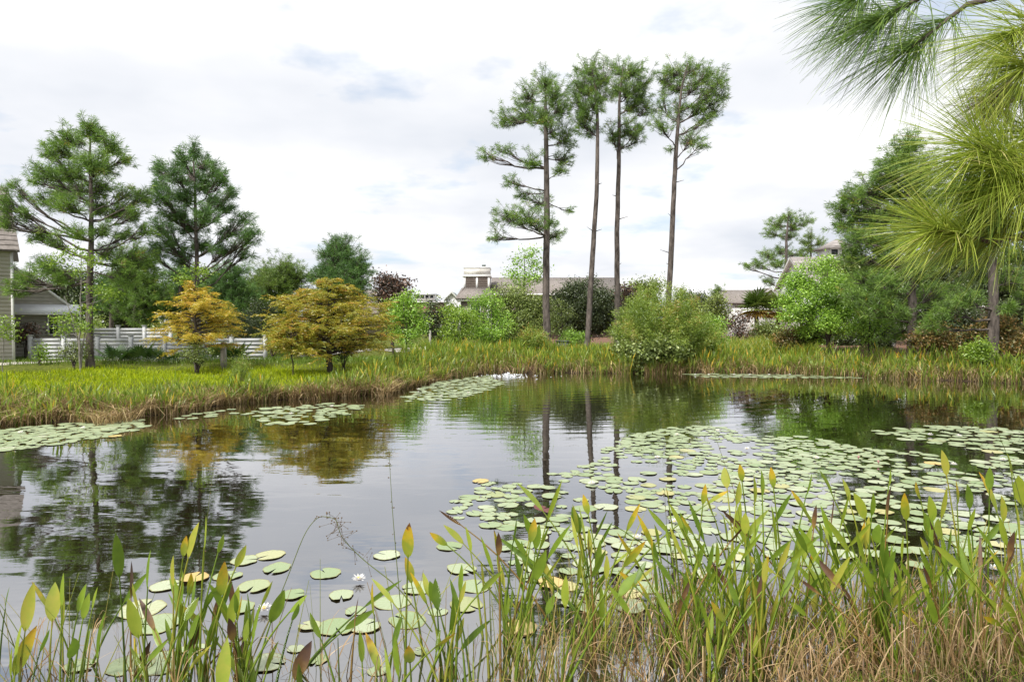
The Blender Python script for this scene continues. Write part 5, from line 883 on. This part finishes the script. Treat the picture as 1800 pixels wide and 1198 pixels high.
for k in range(400):
    x = rng.uniform(860, 1830); x = x if rng.random() < 0.85 else rng.uniform(0, 860); y = rng.uniform(1070, 1200) if x > 1000 else rng.uniform(1165, 1235); b = G(x, y); b[2] = bank_z(b) - 0.03
    H = rng.uniform(0.25, 0.85); e = b + np.array([rng.normal() * 0.3 * H, rng.normal() * 0.2 * H, H]); c = bez(b, (b + e) / 2 + [0, 0, 0.06], e, 5); rr = rng.uniform(0.002, 0.0055)
    V, Fq = tube(c, np.linspace(rr, rr * 0.4, 5), 3); acc.add(V, Fq, rng.random())
M['stalk'] = foliage('bare_stalk', [(0, (0.16, 0.22, 0.03)), (0.5, (0.36, 0.38, 0.06)), (0.75, (0.48, 0.40, 0.12)), (1, (0.36, 0.24, 0.12))], 0.2)
tag(acc.build('bare_stalks', M['stalk']), 'thicket of thin bare stalks among the near arrowhead plants', 'stalks', kind='stuff')
# tangle of dead stems and short grass at the near waterline
acc = Acc()
for k in range(1800):
    x = 840 + 990 * rng.random() ** 0.55 if rng.random() < 0.93 else rng.uniform(0, 840); y = rng.uniform(1060, 1215) if x > 1000 else rng.uniform(1150, 1230); b = G(x, y); b[2] = bank_z(b) - 0.02
    a = rng.random() * 2 * PI; H = rng.uniform(0.08, 0.62); R = rng.uniform(0.03, 0.55); e = b + np.array([math.cos(a) * R, math.sin(a) * R * 0.7, rng.uniform(0.0, 0.6) * H]); e[2] = max(e[2], 0.01)
    c = bez(b, (b + e) / 2 + [0, 0, H * 1.1], e, 9); wd = rng.uniform(0.004, 0.011); f = rng.random() * PI; s = np.array([math.cos(f), math.sin(f), 0]) * wd * 0.5
    pr = np.linspace(1, 0.3, 9)[:, None]; V = np.stack([c - s * pr, c + s * pr], 1).reshape(-1, 3); j = np.arange(8) * 2; acc.add(V, np.stack([j, j + 1, j + 3, j + 2], -1), rng.random())
tag(acc.build('dead_stems', M['dry_near']), 'tangle of tan dead stems at the near waterline', 'dead stems', kind='stuff')
acc = Acc(); q = near_shore(90000, -0.1, 1.6, (0.8, 6.5, 3.6, 6.6)); q = q[:6000]; blades(acc, q, 0.12, 0.005, 0.4, rng.random(len(q)) * 0.8, 0.5); tag(acc.build('bank_grass', M['reed']), 'short green grass on the near bank at bottom right', 'grass', kind='stuff')
acc = Acc(); q = near_shore(60000, -0.15, 1.4, (0.8, 6.5, 3.6, 6.6)); q = q[:3500]; blades(acc, q, 0.15, 0.005, 0.6, None, 0.9); tag(acc.build('bank_straw', M['dry_near']), 'dry straw on the near bank at bottom right', 'dry grass', kind='stuff')

# ------------------------------------------------------------------ overhanging longleaf pine, trunk outside the frame
TX, TY = 4.3, 2.6
g0 = hz(TX, TY); rt = root('longleaf_pine', 'near longleaf pine boughs with long lime needles hanging in at upper right', 'tree', (TX, TY, g0))
tz = np.linspace(g0 - 0.1, 7.5, 16); V, Fq = tube(np.stack([TX + 0.03 * np.sin(tz), TY + 0.03 * np.cos(tz * 1.3), tz], -1), np.linspace(0.16, 0.06, 16), 10); mk('trunk', V, Fq, M['bark'], rt, smooth=True)
def bough(tufts, attach_z):
    """tufts: (root px, tip px, depth, needles, length, spread, material)"""
    for (ax, ay, bx, by, Y, n, Ln, spd, mt) in tufts:
        a, b = P(ax, ay, Y + 0.06), P(bx, by, Y); ax_d = nrm(b - a)
        t0 = np.array([TX, TY, attach_z]); br = bez(t0, (t0 + a) / 2 + [0, 0, 0.15], a, 10); br = np.concatenate([br, [a * 0.5 + b * 0.5, b]])
        V, Fq = tube(br, np.r_[np.linspace(0.03, 0.009, 10), 0.007, 0.005], 6); mk('branch', V, Fq, M['bark'], rt, smooth=True)
        nb_ = int(n * 0.30); n = nb_ * 3; u = np.repeat(rng.random(nb_) ** 0.6, 3); o = np.repeat(rng.normal(size=(nb_, 3)) * 0.004, 3, 0) + a + (b - a) * u[:, None]
        rad = runit(nb_); rad = np.repeat(nrm(rad - ax_d * (rad @ ax_d)[:, None]), 3, 0); k = np.repeat(0.15 + 0.95 * rng.random(nb_), 3) * spd * 1.25; d = nrm(ax_d + rad * k[:, None] * (1.35 - 0.6 * u)[:, None] + rng.normal(size=(n, 3)) * 0.07)
        L_ = Ln * rng.uniform(0.75, 1.05, n); m = 5; pts = []; sag = rng.uniform(0.04, 0.36, n)
        for j in range(m):
            f = j / (m - 1); p = o + d * (L_ * f)[:, None]; p[:, 2] -= sag * L_ * f * f * 0.75; pts.append(p)
        s = nrm(np.cross(d, runit(n))) * 0.5; wd = np.array([1, 1, 0.9, 0.7, 0.25]) * 0.0021
        V = np.stack([q for p, w_ in zip(pts, wd) for q in (p - s * w_, p + s * w_)], 1).reshape(-1, 3)
        Fq = np.concatenate([(np.arange(n) * 10)[:, None] + [2 * j, 2 * j + 1, 2 * j + 3, 2 * j + 2] for j in range(m - 1)])
        tone = np.clip(rng.normal(0.5, 0.25, n), 0, 1); mk('needle_tuft', V, Fq, M[mt], rt, np.repeat(tone, 10))['kind'] = 'stuff'
bough([(1700, 8, 1600, 85, 2.3, 460, 0.30, 0.9, 'needle_near_green'), (1640, -15, 1535, 40, 2.3, 460, 0.30, 0.85, 'needle_near_green'), (1560, -30, 1500, 0, 2.35, 320, 0.28, 0.8, 'needle_near_green')], 3.9)
bough([(1860, 30, 1775, 62, 2.15, 520, 0.30, 1.15, 'needle_near'), (1880, 90, 1800, 120, 2.1, 420, 0.28, 1.0, 'needle_near'), (1840, 150, 1780, 170, 2.4, 260, 0.22, 1.2, 'needle_near_green')], 3.5)
bough([(1790, 130, 1740, 178, 2.3, 240, 0.15, 1.2, 'needle_dead'), (1800, 170, 1730, 195, 2.3, 200, 0.15, 1.3, 'needle_dead')], 3.3)
bough([(1800, 285, 1715, 258, 2.05, 480, 0.29, 1.2, 'needle_near'), (1830, 280, 1745, 290, 2.05, 480, 0.29, 1.1, 'needle_near'), (1830, 350, 1720, 350, 2.1, 460, 0.28, 1.0, 'needle_near_green'), (1745, 425, 1640, 400, 2.0, 520, 0.235, 0.95, 'needle_near'), (1850, 400, 1755, 395, 2.1, 520, 0.29, 1.1, 'needle_near'), (1870, 330, 1800, 320, 2.0, 420, 0.29, 1.2, 'needle_near'), (1790, 420, 1705, 410, 2.2, 420, 0.26, 1.1, 'needle_near_green'), (1880, 230, 1810, 240, 2.15, 380, 0.28, 1.2, 'needle_near')], 3.0)
